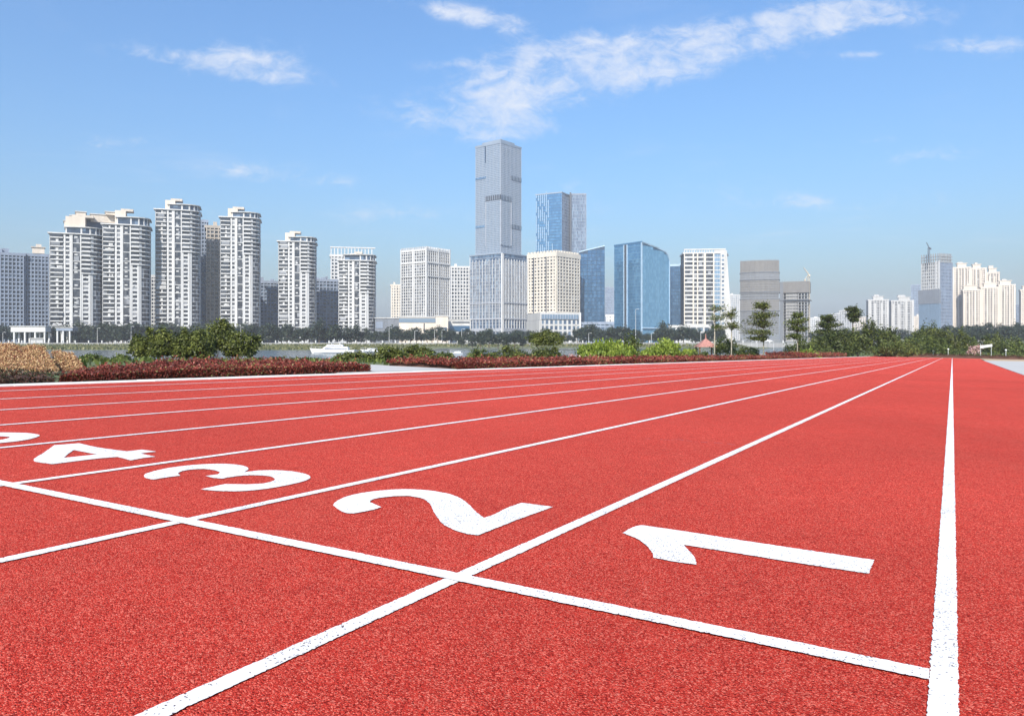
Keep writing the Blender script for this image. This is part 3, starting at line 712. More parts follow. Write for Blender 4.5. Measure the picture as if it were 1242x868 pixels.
# --- office district
def cblock(name, label, xl, xc, xr, Y, ytop, ang, wall, gl, core, fhpx, bl, br, bh, bp, pw, pp, **kw):
    plan = list(corner_plan(xl, xc, xr, Y, ang))
    return block(name, label, plan, Z(ytop, Y), MT[wall], MT[gl], MT[core], fhpx * Y / F, bl, br, bh, bp, pw, pp, **kw), plan
t, plan = cblock('office_block', 'white office block with a fine grid of piers and a finned roof edge', 487, 517, 545, 618, 302.5, 42, 'white', 'g_office', 'core', 3.7, 11, 12, .6, .35, .62, .6, plant=0, z0=FARZ, parapet=.6)
m = MB()
for k in range(2):                                    # thick frame lines
    e, L_, n = face_frame(plan[k], plan[k + 1])
    for y_ in (318, 334.5, 384): m.obox(plan[k], e, n, 0, L_, 0, 1.0, Z(y_, 618) - .45, Z(y_, 618) + .45)
    for s in (0, .5, 1): m.obox(plan[k], e, n, L_ * s - .6, L_ * s + .6, 0, .9, FARZ, Z(302.5, 618) + (2.6 if k else 1.5))
m.build('frame_beams', MT['white'], t, kind='stuff')
m = MB()
for k in range(2):
    e, L_, n = face_frame(plan[k], plan[k + 1])
    for j in range(14): m.obox(plan[k], e, n, L_ * j / 14, L_ * j / 14 + .6, -.5, .5, Z(302.5, 618) + .6, Z(302.5, 618) + 2.6)
m.build('roof_fins', MT['white'], t, kind='stuff')
fblock('office_block', 'small distant cream tower peeping out beside the white pier-grid block', 474, 487, 900, 346, 'cream', 'g_office', 'core', 3.4, 4, 1.6, .4, 1.6, .7, plant=1, seed=3)
fblock('office_block', 'white gridded office slab tucked behind the glass podium', 544, 572, 830, 324, 'white', 'g_office', 'core', 4.3, 8, 1.2, .5, 1.1, .9, plant=1, seed=8)

# the highest tower: finned glass podium and silver shaft
def highest_tower():
    Yc = 740; plan = list(corner_plan(570, 610, 639.5, Yc, 40)); zt = Z(307.5, Yc)
    t = thing('skyscraper', 'highest silver-grey glass skyscraper rising from a white-finned podium', 'skyscraper', base_of(plan))
    m = MB(); m.prism(plan, FARZ, zt); m.build('podium_core', MT['coreblue'], t)
    G, Fi, Bd = MB(), MB(), MB(); zb = Z(400, Yc)
    for k, nb in ((0, 10), (1, 9)):
        P0, P1 = plan[k], plan[k + 1]; e, L_, n = face_frame(P0, P1)
        panes(G, P0, P1, FARZ, zt, 26, nb * 2)
        for j in range(nb + 1):
            s = min(max(L_ * j / nb, .5), L_ - .5); Fi.obox(P0, e, n, s - .27, s + .27, 0, .75, FARZ, zt - (4.5 if 0 < j < nb else 1))
            if j < nb: Fi.obox(P0, e, n, s + L_ / nb * .5 - .1, s + L_ / nb * .5 + .1, 0, .4, Z(386.5, Yc), zt - 6)
        for y_, h in ((367, .5), (386.5, .5), (400, 1.6)): Bd.obox(P0, e, n, 0, L_, 0, .9, Z(y_, Yc) - h, Z(y_, Yc) + h)
        bands(Bd, P0, P1, FARZ, zt, 26, .35, .25)
    G.build('podium_panes', MT['g_slate'], t, kind='stuff'); Fi.build('podium_fins', MT['white'], t, kind='stuff'); Bd.build('podium_belts', MT['silverline'], t, kind='stuff')
    e, L_, n = face_frame(plan[0], plan[1]); m = MB(); m.obox(plan[0], e, n, L_ - 1.1, L_ + .6, -1.2, 1.6, FARZ, zt + .3); m.build('corner_post', MT['white'], t)
    m = MB(); m.prism(grow(plan, .6), zt, zt + 1.2); m.build('podium_parapet', MT['silver'], t)
    sp = list(corner_plan(577, 607.5, 632, Yc + 7, 40)); z1 = Z(171.5, Yc)
    m = MB(); m.prism(sp, zt, z1); m.build('shaft_core', MT['silver'], t)
    G, Bd, Mu = MB(), MB(), MB(); fl = 62
    for k, nb in ((0, 18), (1, 15)):
        panes(G, sp[k], sp[k + 1], zt, z1, fl, nb, tilt=.012); bands(Bd, sp[k], sp[k + 1], zt, z1, fl, .75, .28)
        piers(Mu, sp[k], sp[k + 1], zt, z1 - .05, nb, .28, .4)
    G.build('shaft_panes', MT['g_silver'], t, kind='stuff'); Bd.build('shaft_floor_bands', MT['silver'], t, kind='stuff'); Mu.build('shaft_mullions', MT['silverline'], t, kind='stuff')
    def fr(k, px):
        e, L_, n = face_frame(sp[k], sp[k + 1]); return hit(sp[k], e, px)
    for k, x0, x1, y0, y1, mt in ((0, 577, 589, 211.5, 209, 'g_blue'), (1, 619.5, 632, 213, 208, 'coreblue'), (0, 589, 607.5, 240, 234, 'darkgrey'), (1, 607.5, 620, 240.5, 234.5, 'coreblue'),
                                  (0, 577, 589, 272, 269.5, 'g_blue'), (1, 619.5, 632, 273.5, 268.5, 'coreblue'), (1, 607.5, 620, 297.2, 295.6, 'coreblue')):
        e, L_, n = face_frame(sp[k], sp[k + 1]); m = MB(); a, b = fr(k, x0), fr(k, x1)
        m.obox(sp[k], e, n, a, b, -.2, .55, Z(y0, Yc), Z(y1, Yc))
        o = m.build('louvre_band', MT[mt], t)  # louvre band, a plain box set on the facade
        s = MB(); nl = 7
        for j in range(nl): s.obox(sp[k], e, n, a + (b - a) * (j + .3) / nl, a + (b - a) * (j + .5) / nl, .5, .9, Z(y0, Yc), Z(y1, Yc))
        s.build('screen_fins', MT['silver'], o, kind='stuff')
    e, L_, n = face_frame(sp[0], sp[1]); m = MB(); a = fr(0, 589); m.obox(sp[0], e, n, a - .5, a + .5, 0, .6, Z(192, Yc), z1 - .1); m.build('groove_shade_strip', MT['coreblue'], t)  # raised dark strip, the shade of a groove put into its colour
    for k, x0, x1, y0, y1 in ((0, 589, 607.5, 296, 241), (1, 607.5, 620, 295, 241)):
        e, L_, n = face_frame(sp[k], sp[k + 1]); m = MB()
        for x in (x0, x1):
            a = fr(k, x); m.obox(sp[k], e, n, a - .35, a + .35, 0, .62, Z(y0, Yc), Z(y1, Yc))
        m.build('block_edge', MT['silverline'], t)
    m = MB(); m.prism(grow(sp, .45), z1, z1 + 2.2); m.build('crown_rim', MT['silver'], t)
    e, L_, n = face_frame(sp[0], sp[1])
    m = MB(); c = sp[1]; d0 = (sp[0][0] - c[0], sp[0][1] - c[1]); d1 = (sp[2][0] - c[0], sp[2][1] - c[1])
    m.prism([(c[0] + d0[0] * a + d1[0] * b, c[1] + d0[1] * a + d1[1] * b) for a, b in ((.75, .02), (.02, .02), (.02, .7), (.75, .7))], z1 + 2.21, z1 + 4.2); m.build('crown_screen', MT['silver'], t)
highest_tower()

# blue pair of slabs
def blue_pair():
    Yc = 980; plan = list(corner_plan(650, 681.5, 691, Yc, 24)); z1 = Z(234, Yc)
    t = thing('office_tower', 'blue glass tower with staggered pale strips, second highest of the skyline', 'skyscraper', base_of(plan))
    m = MB(); m.prism(plan, FARZ, z1); m.build('inner_walls', MT['coreblue'], t)
    G, St, Gr = MB(), MB(), MB(); fl = 50
    panes(G, plan[0], plan[1], FARZ, z1, fl, 14, tilt=.01); bands(Gr, plan[0], plan[1], FARZ, z1, fl, .5, .15)
    G.build('window_panes', MT['g_blue'], t, kind='stuff')
    e, L_, n = face_frame(plan[0], plan[1]); rs = random.Random(5); fh = (z1 - FARZ) / fl
    for j in range(9):
        i = 8
        while i < fl:
            h = rs.choice((4, 5, 6)); off = (j % 2) * 2
            if j < 7 or rs.random() < .2: St.obox(plan[0], e, n, L_ * (j + .2) / 13, L_ * (j + .2) / 13 + .75, .1, .6, FARZ + (i + off) * fh, min(z1, FARZ + (i + off + h) * fh))
            i += h + 1 + rs.choice((0, 1))
    St.build('pale_strips', MT['bluefin'], t, kind='stuff'); Gr.build('floor_bands', MT['coreblue'], t, kind='stuff')
    G2, P2 = MB(), MB(); lattice(G2, P2, plan[1], plan[2], FARZ, z1, fl, 6, .5, .2, .5, .4)
    G2.build('side_panes', MT['g_slate'], t, kind='stuff'); P2.build('side_mullions', MT['greyblue'], t, kind='stuff')
    m = MB(); m.prism(grow(plan, .6), z1, z1 + 1.5); m.build('parapet', MT['silver'], t)
    t2 = fblock('office_tower', 'grey ribbed tower slab joined behind the blue strip tower', 692, 710.5, 1000, 236, 'greyblue', 'g_slate', 'coreblue', 4.0, 12, .5, .2, .55, .8, plant=1, seed=2, depth=25)
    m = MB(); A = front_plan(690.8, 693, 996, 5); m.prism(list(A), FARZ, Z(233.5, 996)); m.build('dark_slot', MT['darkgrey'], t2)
blue_pair()

# cream stone block with punched windows on a wide podium
def cream_block():
    Yc = 650; plan = list(corner_plan(640.5, 675, 703, Yc, 38)); z1 = Z(306, Yc); zb = Z(379, Yc)
    t = thing('office_block', 'cream stone block with small punched windows behind the round riverside tree', 'building', base_of(plan))
    m = MB(); m.prism(plan, FARZ, z1); m.build('inner_walls', MT['core'], t)
    G, W = MB(), MB()
    for k, nb in ((0, 9), (1, 8)):
        panes(G, plan[k], plan[k + 1], zb, z1 - 3, 17, nb); bands(W, plan[k], plan[k + 1], zb, z1 - 3, 17, 1.3, .55); e, L_, n = face_frame(plan[k], plan[k + 1])
        piers(W, plan[k], plan[k + 1], zb, z1 - 3, nb, 1.5 if k == 0 else 1.25, .6)
    G.build('window_panes', MT['g_res'], t, kind='stuff'); W.build('stone_facing', MT['cream'], t, kind='stuff')
    m = MB(); e, L_, n = face_frame(plan[0], plan[1])
    for s in (.22, .66): m.obox(plan[0], e, n, L_ * s - .45, L_ * s + .45, .5, .95, zb, z1 - 3)
    m.build('wall_groove_shade', MT['darkgrey'], t)  # raised dark strips, shade of the wall grooves put into their colour
    m = MB(); m.prism(grow(plan, .8), z1 - 3.4, z1 + .5); m.build('cornice', MT['cream'], t); m = MB()
    for k in range(2):
        e, L_, n = face_frame(plan[k], plan[k + 1])
        for j in range(9): m.obox(plan[k], e, n, L_ * j / 9, L_ * (j + .55) / 9, -.8, .6, z1 + .5, z1 + 2.0)
    m.build('crenel_blocks', MT['cream'], t, kind='stuff')
    # podium
    pp = list(corner_plan(639, 655, 704, 630, 74)); p = thing('podium_building', 'pale four-storey podium with slanted dark glazing below the cream stone block', 'building', base_of(pp)); zt = Z(379, 630)
    m = MB(); m.prism(pp, FARZ, zt - 6); m.build('wall', MT['core'], p)
    m = MB(); m.prism(pp, zt - 6.3, zt); m.build('roof_slab', MT['offwhite'], p)
    e, L_, n = face_frame(pp[1], pp[2]); m = MB(); m.obox(pp[1], e, n, 1, L_ - 2, -.2, .9, zt - 5.4, zt - 1.5); m.build('dark_glazing', MT['g_slate'], p)
    s = MB()
    for j in range(14): s.obox(pp[1], e, n, 1 + (L_ - 3) * j / 14, 1.3 + (L_ - 3) * j / 14, .8, 1.2, zt - 5.4, zt - 1.5)
    s.build('glazing_mullions', MT['silverline'], p, kind='stuff')
    W = MB(); G = MB(); panes(G, pp[1], pp[2], FARZ, zt - 6.3, 4, 9); bands(W, pp[1], pp[2], FARZ, zt - 6.3, 4, 1.4, .5); piers(W, pp[1], pp[2], FARZ, zt - 6.3, 9, 1.5, .8)
    e0, L0, n0 = face_frame(pp[0], pp[1]); W.obox(pp[0], e0, n0, 0, L0, 0, .6, FARZ, zt - 6.3)
    G.build('window_panes', MT['g_slate'], p, kind='stuff'); W.build('wall_piers', MT['offwhite'], p, kind='stuff')
    m = MB(); m.obox(pp[1], e, n, L_ - 1.4, L_, .3, 1.5, FARZ, zt + .3); m.build('corner_pier', MT['white'], p)
cream_block()

# slanted deep-blue slab
def sloped_glass(label, prof_px, Y, depth, gl, fl, nb, edge='bluefin', turn=0):
    (xl, yl), (xr, yr) = prof_px; A, C, B, D = front_plan(xl, xr, Y, depth, turn); zl, zr = Z(yl, Y), Z(yr, Y)
    t = thing('glass_office', label, 'building', base_of([A, C, B, D])); m = MB()
    m.hexa([(*A, FARZ), (*C, FARZ), (*B, FARZ), (*D, FARZ), (*A, zl), (*C, zr), (*B, zr), (*D, zl)]); m.build('inner_walls', MT['coreblue'], t)
    G, W = MB(), MB(); e, L_, n = face_frame(A, C); zm = max(zl, zr); keep = lambda s, z: z < zl + (zr - zl) * s / L_
    panes(G, A, C, FARZ, zm, fl, nb, keep=keep, tilt=.012); fh = (zm - FARZ) / fl
    for i in range(fl):
        if FARZ + i * fh + .3 < min(zl, zr): W.obox(A, e, n, 0, L_, 0, .2, FARZ + i * fh, FARZ + i * fh + .3)
    for j in range(0, nb + 1, 2):
        s = L_ * j / nb; W.obox(A, e, n, max(0, s - .15), min(L_, s + .15), 0, .3, FARZ, zl + (zr - zl) * s / L_ - .2)
    G.build('window_panes', MT[gl], t, kind='stuff'); W.build('mullions', MT['coreblue'], t, kind='stuff')
    m = MB(); q = lambda P, z, o: (P[0] + n[0] * o, P[1] + n[1] * o, z)
    m.hexa([q(A, zl - .1, .5), q(C, zr - .1, .5), q(C, zr - .1, -.6), q(A, zl - .1, -.6), q(A, zl + .9, .5), q(C, zr + .9, .5), q(C, zr + .9, -.6), q(A, zl + .9, -.6)]); m.build('roof_edge', MT[edge], t)
    return t
sloped_glass('deep blue glass slab with a roof slanting up, next to the cream stone block', ((702.5, 306), (733.5, 299)), 700, 24, 'g_deep', 26, 12)
fblock('low_office', 'low blue-grey annex below the deep blue glass slab', 703, 744, 640, 392, 'greyblue', 'g_slate', 'coreblue', 5, 8, 1.2, .4, .6, .6, plant=0, depth=14)
fblock('distant_tower', 'hazy slim tower seen between the two blue glass buildings', 734, 744.5, 1900, 349, 'greyblue', 'g_slate', 'coreblue', 2.0, 6, 1.4, .4, .8, .6, plant=1, seed=3)
fblock('low_house', 'small white block at the foot of the blue glass building', 735, 745.5, 690, 383, 'white', 'g_office', 'core', 4.6, 3, 1.6, .4, 1.6, .6, plant=0, depth=10)

# blue glass block with a bent roof
def bent_roof_block():
    Yc = 660; plan = list(corner_plan(745, 778.5, 812, Yc, 44)); A, C, B, D = plan; z1 = Z(294, Yc)
    t = thing('glass_office', 'teal blue glass building whose roof bends down over a rounded shoulder', 'building', base_of(plan))
    er, Lr, nr = face_frame(C, B); el = ((A[0] - C[0]), (A[1] - C[1]))
    Yb = B[1]; prof = [(0, z1)]
    for f_, y_ in ((.35, 298.2), (.62, 301.8), (.80, 304.6), (.90, 307.2), (.965, 311), (1.0, 316.5)): prof.append((Lr * f_, Z(y_, Yc + (Yb - Yc) * f_)))
    m = MB(); pts = [(0, FARZ)] + prof + [(Lr, FARZ)]; N = len(pts)
    P = lambda s, z, o=0: (C[0] + er[0] * s + el[0] * o, C[1] + er[1] * s + el[1] * o, z)
    m.v = [P(s, z) for s, z in pts] + [P(s, z, 1) for s, z in pts]
    m.f = [tuple(range(N)), tuple(range(2 * N - 1, N - 1, -1))] + [(k, N + k, N + (k + 1) % N, (k + 1) % N) for k in range(N)]; m.f = [f[::-1] for f in m.f]; m.r = [.5] * (N + 2)
    m.build('inner_walls', MT['coreblue'], t)
    def roofz(s):
        for (a, za), (b, zb_) in zip(prof, prof[1:]):
            if a <= s <= b: return za + (zb_ - za) * (s - a) / (b - a)
        return prof[-1][1]
    G, W = MB(), MB(); fl = 30
    panes(G, C, B, FARZ, z1, fl, 20, keep=lambda s, z: z < roofz(s) - .3, tilt=.012)
    G.build('window_panes', MT['g_teal'], t, kind='stuff')
    G = MB(); panes(G, A, C, FARZ, z1, fl, 18, tilt=.012); G.build('side_panes', MT['g_blue'], t, kind='stuff')
    fh = (z1 - FARZ) / fl; e, L_, n = face_frame(A, C)
    bands(W, A, C, FARZ, z1, fl, .45, .22)
    for i in range(fl):
        z = FARZ + i * fh; sm = Lr
        while sm > 0 and roofz(sm) < z + .4: sm -= .5
        W.obox(C, er, nr, 0, sm, -.05, .14, z, z + .22)
    for j in range(1, 20): W.obox(C, er, nr, Lr * j / 20 - .08, Lr * j / 20 + .08, -.05, .2, FARZ, roofz(Lr * j / 20) - .2)
    W.build('mullions', MT['g_teal'], t, kind='stuff')
    s1, s2 = hit(A, e, 757.3), hit(A, e, 761)
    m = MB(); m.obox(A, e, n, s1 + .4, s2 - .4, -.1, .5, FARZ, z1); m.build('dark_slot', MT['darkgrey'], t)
    for s in (s1, s2): m = MB(); m.obox(A, e, n, s - .38, s + .38, -.1, .9, FARZ, z1 - .2); m.build('pale_fin', MT['bluefin'], t)
    m = MB(); m.obox(A, e, n, L_ - .5, L_ + .3, -.5, .8, FARZ, z1); m.build('corner_fin', MT['bluefin'], t)
    m = MB(); m.obox(C, er, nr, Lr - .6, Lr, -.2, .7, FARZ, prof[-1][1]); m.build('edge_fin', MT['bluefin'], t)
    m = MB()
    for (a, za), (b, zb_) in zip([(-L_ * 0, z1)] + prof[1:1] + prof, prof[1:]):
        q = [(C[0] + er[0] * s + nr[0] * o, C[1] + er[1] * s + nr[1] * o, z) for s, z, o in ((a, za - .3, .6), (b, zb_ - .3, .6), (b, zb_ - .3, -.6), (a, za - .3, -.6), (a, za + .7, .6), (b, zb_ + .7, .6), (b, zb_ + .7, -.6), (a, za + .7, -.6))]
        if b > a: m.hexa(q)
    m.build('roof_rim', MT['bluefin'], t)
    m = MB(); m.obox(A, e, n, 0, L_, -.6, .5, z1 + .02, z1 + 1.2); m.build('parapet', MT['g_blue'], t)
    m = MB(); m.obox(C, er, nr, 0, Lr, 0, 1.6, Z(397.5, Yc) - .5, Z(397.5, Yc) + .5); m.build('entrance_canopy', MT['bluefin'], t)
bent_roof_block()
fblock('glass_office', 'plain deep blue office block close behind the bent-roof glass building', 811, 830, 760, 322, 'coreblue', 'g_deep', 'coreblue', 4.0, 8, .4, .2, .3, .3, plant=1, seed=2, pmat=MT['bluefin'])

# white and beige tower with a pale crown, spreading a little towards its foot
def ribbed_tower():
    Y = 720; A, C, B, D = front_plan(829.5, 866, Y, 26, -8); E = front_plan(866, 880, Y + 3, 20, 22)
    plan = [A, C, E[1], (E[1][0] + 8, E[1][1] + 22), D]; z1 = Z(308, Y)
    t = thing('office_tower', 'white and beige office tower with dark window bands and a pale crown', 'building', base_of(plan))
    m = MB(); m.prism(plan, FARZ, z1); m.build('inner_walls', MT['core'], t)
    G, B_, P = MB(), MB(), MB(); fl = 21; e, L_, n = face_frame(A, C)
    panes(G, A, C, FARZ, z1, fl, 10); bands(B_, A, C, FARZ, z1, fl, 1.5, .8, L_ * 0, L_ * .30); bands(B_, A, C, FARZ, z1, fl, 1.3, .4, L_ * .34, L_ * .70); bands(B_, A, C, FARZ, z1, fl, .9, .9, L_ * .72, L_)
    G.build('window_panes', MT['g_res'], t, kind='stuff'); B_.build('floor_bands', MT['white'], t, kind='stuff')
    for s, w in ((.31, 1.3), (.45, 1.0), (.69, 2.0), (.985, 1.2), (.012, .8)): P.obox(A, e, n, L_ * s - w / 2, L_ * s + w / 2, 0, 1.3, FARZ, z1)
    P.build('beige_piers', MT['cream'], t, kind='stuff')
    G, W = MB(), MB(); e2, L2, n2 = face_frame(C, E[1]); lattice(G, W, C, E[1], FARZ, z1, fl, 6, .7, .3, .4, .5)
    G.build('side_panes', MT['g_blue'], t, kind='stuff'); W.build('side_mullions', MT['white'], t, kind='stuff')
    m = MB(); b0, b1 = L2 * .55, L2 + 6.5; p = lambda s, o, z: (C[0] + e2[0] * s + n2[0] * o, C[1] + e2[1] * s + n2[1] * o, z)
    m.hexa([p(b0, 1.2, FARZ), p(b1, 1.2, FARZ), p(b1, -8, FARZ), p(b0, -8, FARZ), p(b0, 1.0, z1 + 3), p(L2 + 1, 1.0, z1 + 3), p(L2 + 1, -8, z1 + 3), p(b0, -8, z1 + 3)]); m.build('leaning_end_wall', MT['offwhite'], t)
    G = MB(); W = MB()
    for i in range(fl):
        z = FARZ + i * (z1 - FARZ) / fl + 1
        W.face([p(b0 + 1.2, 1.28, z), p(b0 + 3.2, 1.28, z), p(b0 + 3.2, 1.28, z + 1.7), p(b0 + 1.2, 1.28, z + 1.7)])
    W.build('end_windows', MT['g_slate'], t, kind='stuff')
    m = MB(); m.prism(grow(plan, 1.0), z1, z1 + 1.4); m.build('cornice', MT['white'], t); m = MB()
    for P0, P1 in ((A, C), (C, E[1])):
        e, L_, n = face_frame(P0, P1)
        for j in range(12): m.obox(P0, e, n, L_ * j / 12, L_ * j / 12 + .7, -.6, .6, z1 + 1.4, z1 + 3.6)
        m.obox(P0, e, n, 0, L_, -.9, .9, z1 + 3.61, z1 + 4.6)
    m.build('roof_crown', MT['white'], t)
ribbed_tower()
fblock('podium_building', 'long pale low podium in front of the white and beige office tower', 812, 862, 640, 396, 'offwhite', 'g_slate', 'core', 9, 6, 2.4, .5, 1.4, .7, plant=0, depth=16)
fblock('distant_tower', 'hazy pale tower next to the netted construction tower', 884, 897, 1500, 358, 'offwhite', 'g_slate', 'core', 2.2, 5, 1.6, .4, 1.6, .6, plant=2, seed=8)

# netted tower under construction
def netted_tower():
    Y = 830; x0, x1 = 898, 945; zt = Z(317, Y); A, C, B, D = front_plan(x0, x1, Y, 26); e, L_, n = face_frame(A, C)
    t = thing('construction_tower', 'tower under construction wrapped in grey safety netting', 'building', base_of([A, C, B, D]))
    arc = [(A[0] + e[0] * L_ * k / 8 + n[0] * 5 * math.sin(math.pi * k / 8), A[1] + e[1] * L_ * k / 8 + n[1] * 5 * math.sin(math.pi * k / 8)) for k in range(9)]
    for k, (ya, yb, mt, g_) in enumerate(((405, 377, 'netblue', -.2), (377, 363, 'net', .3), (363, 355, 'netblue', -.4), (355, 340, 'net', .1), (340, 331, 'netblue', .4), (331, 317, 'net', 0))):
        m = MB(); m.prism(grow(arc + [B, D], g_), max(FARZ, Z(ya, Y)), Z(yb, Y)); m.build('safety_net', MT[mt], t)
    for y_ in (331.5, 340, 355, 363, 377): m = MB(); m.prism(grow(arc + [B, D], .9), Z(y_, Y) - .3, Z(y_, Y) + .3); m.build('scaffold_deck', MT['netblue'], t)
    m = MB()
    for P0, P1 in zip(arc, arc[1:]):
        e, L2, n = face_frame(P0, P1)
        for j in range(4): m.obox(P0, e, n, L2 * j / 4, L2 * j / 4 + .22, .3, .75, FARZ, zt + 1.2)
    for q in range(30):
        for P0, P1 in zip(arc, arc[1:]):
            e, L2, n = face_frame(P0, P1); m.obox(P0, e, n, 0, L2, .35, .7, FARZ + 2.6 * q, FARZ + 2.6 * q + .28)
    m.build('scaffold_poles', MT['grey'], t, kind='stuff')
netted_tower()

def crane(label, x, Y, zb, zt, jib, mat):
    X = gx(x, Y); t = thing('tower_crane', label, 'crane', (X, Y, zb)); m = MB(); w = .9
    for sx, sy in ((-w, -w), (w, -w), (w, w), (-w, w)): m.tube([(X + sx, Y + sy, zb), (X + sx, Y + sy, zt)], .22, 4)
    z = zb; k = 0
    while z < zt - 2: 
        s = 1 if k % 2 else -1; m.tube([(X - w * s, Y - w, z), (X + w * s, Y - w, z + 2)], .13, 4); m.tube([(X - w, Y - w * s, z), (X - w, Y + w * s, z + 2)], .13, 4); z += 2; k += 1
    m.build('mast', mat, t)
    m = MB(); (jx, jz), (cx_, cz_) = jib
    for o in (-.6, .6): m.tube([(X, Y + o, zt), (X + jx, Y + o, zt + jz)], .25, 4)
    m.tube([(X, Y, zt + 1.3), (X + jx, Y, zt + jz + .4)], .25, 4); n_ = 9
    for k in range(n_): 
        a = k / n_; b = (k + .5) / n_; m.tube([(X + jx * a, Y - .6, zt + jz * a), (X + jx * b, Y, zt + 1.3 * (1 - b) + jz * b + .4 * b)], .13, 4)
    m.build('jib', mat, t); m = MB(); m.tube([(X, Y, zt), (X + cx_, Y, zt + cz_)], .3, 4); m.box((X + cx_ - 1, Y - .8, zt + cz_ - 2), (X + cx_ + 1, Y + .8, zt + cz_)); m.build('counter_jib', mat, t)
    m = MB(); m.box((X - 1, Y - 2.2, zt - 2), (X + 1, Y - .95, zt)); m.build('cab', mat, t)

# bare concrete frame beside it
def frame_building():
    Y = 850; A, C, B, D = front_plan(946, 980.5, Y, 20, 6); e, L_, n = face_frame(A, C); zt = Z(342, Y); zn = Z(356, Y)
    t = thing('unfinished_building', 'unfinished concrete frame with open floors beside the netted tower', 'building', base_of([A, C, B, D]))
    m = MB(); fl = 16; fh = (zn - FARZ) / fl
    for i in range(fl + 1): m.prism([A, C, B, D], FARZ + i * fh, FARZ + i * fh + .4)
    m.build('floor_slabs', MT['grey'], t, kind='stuff'); m = MB()
    for j in range(10):
        for b in (-.6, -7, -13, -19): m.obox(A, e, n, L_ * j / 9.4, L_ * j / 9.4 + .9, b - .9, b, FARZ, zn)
    m.build('columns', MT['grey'], t, kind='stuff')
    m = MB(); m.obox(A, e, n, 0, L_ * .12, .05, 1.0, FARZ, zt); m.build('blue_net_strip', MT['netblue'], t)
    m = MB(); m.obox(A, e, n, L_ * .2, L_ * .62, -16, -1.2, FARZ, zn); m.build('lift_core', MT['grey'], t)
    m = MB(); m.prism(grow([A, C, B, D], .7), zn + .5, zt); m.build('safety_net', MT['net'], t)
    m = MB(); m.prism(grow([A, C, B, D], 1.8), zn - 8, zn - 7.4); m.build('catch_deck', MT['netblue'], t); m = MB()
    for j in range(12): m.obox(A, e, n, L_ * j / 12, L_ * j / 12 + .3, -.6, .2, zt, zt + 1.2 + (j * 7 % 3) * .5)
    m.build('starter_bars', MT['grey'], t, kind='stuff')
frame_building()
crane('pale tower crane standing at the unfinished concrete frame', 980.8, 842, FARZ, Z(333, 842), ((-5.5, 7.5), (-4, -5)), MT['yellow'])

# construction tower at the right with blue wrap
def wrapped_tower():
    Y = 1040; A, C, B, D = corner_plan(1117.5, 1140, 1155, Y, 35); plan = [A, C, B, D]; z1 = Z(307, Y)
    t = thing('construction_tower', 'tall gridded tower under construction with blue netting round its lower floors', 'building', base_of(plan))
    m = MB(); m.prism(plan, FARZ, Z(318, Y)); m.build('inner_walls', MT['coreblue'], t)
    for k, (mt, gl, nb) in enumerate((('offwhite', 'g_office', 10), ('greyblue', 'g_slate', 9))):
        G, W = MB(), MB(); lattice(G, W, plan[k], plan[k + 1], FARZ, Z(318, Y), 24, nb, 1.4, .5, .9, .7)
        G.build('window_panes', MT[gl], t, kind='stuff'); W.build('facade_grid', MT[mt], t, kind='stuff')
    e, L_, n = face_frame(A, C); m = MB()
    for s in (.78, .94): m.obox(A, e, n, L_ * s, L_ * s + 1.6, 0, 1.2, Z(350, Y), Z(316, Y))
    m.build('white_wall_strip', MT['white'], t); m = MB()
    for P0, P1 in ((A, C), (C, B)):
        e, L_, n = face_frame(P0, P1)
        for j in range(8): m.obox(P0, e, n, L_ * j / 8, L_ * j / 8 + .8, -1, .3, Z(318, Y), z1)
        for q in range(3): m.obox(P0, e, n, 0, L_, -1.2, .6, Z(318, Y) + q * 4, Z(318, Y) + q * 4 + .8)
    m.build('bare_top_frame', MT['grey'], t)
    e, L_, n = face_frame(A, C); m = MB(); m.obox(A, e, n, -1.5, L_ * 1.0 + 1.5, .3, 3.2, FARZ, Z(368, Y)); m.build('blue_net', MT['netbright'], t)
    m = MB(); m.obox(A, e, n, -2.2, L_ * 1.0 + 1.5, .2, 3.6, Z(368, Y) + .05, Z(351, Y)); m.build('grey_net', MT['netblue'], t)
wrapped_tower()
crane('dark crane on top of the blue-netted construction tower', 1126.5, 1046, Z(318, 1040), Z(300, 1046), ((-3, 6.5), (2.2, -1)), MT['darkgrey'])

# pale apartment towers at the right
def pale_tower(label, xl, xr, Y, ytop, wall, ribs, seed, crown=True, turn=-8, capw=.5, bh=1.1):
    plan = list(front_plan(xl, xr, Y, (xr - xl) * Y / F * .7, turn)); z1 = Z(ytop, Y)
    t = block('pale_apartment_tower', label, plan, z1, MT[wall], MT['g_res'], MT['core'], 3.1, ribs, max(2, ribs // 2), bh, .4, 1.25, .8, plant=0, sides=2)
    e, L_, n = face_frame(plan[0], plan[1]); rs = random.Random(seed); m = MB()
    for s, w in ((.02, .1), (.3, .09), (.62, .1), (.9, .1)): m.obox(plan[0], e, n, L_ * s, L_ * (s + w), 0, 1.6, FARZ, z1 - rs.random() * 6)
    m.build('wall_bays', MT[wall], t, kind='stuff')
    if crown:
        sh = rs.uniform(-.12, .12)
        for k, (a, b, h) in enumerate(((.5 - capw / 2 + sh, .5 + capw / 2 + sh, 5.0), (.5 - capw * .62 + sh, .5 + capw * .62 + sh, .8), (.5 - capw * .42, .5 + capw * .1 + sh, rs.uniform(1.2, 4)))):
            q = MB(); zz = z1 + 1.2 + (0, 5.01, 5.82)[k]; q.obox(plan[0], e, n, L_ * a, L_ * b, -9, (.2, .8, -.6)[k], zz, zz + h); q.build('crown_step', MT[wall], t)
    return t
pale_tower('grey-white twin apartment tower with a capped roof, the one nearer the dark spreading trees', 1053, 1077.5, 1350, 364, 'offwhite', 7, 1)
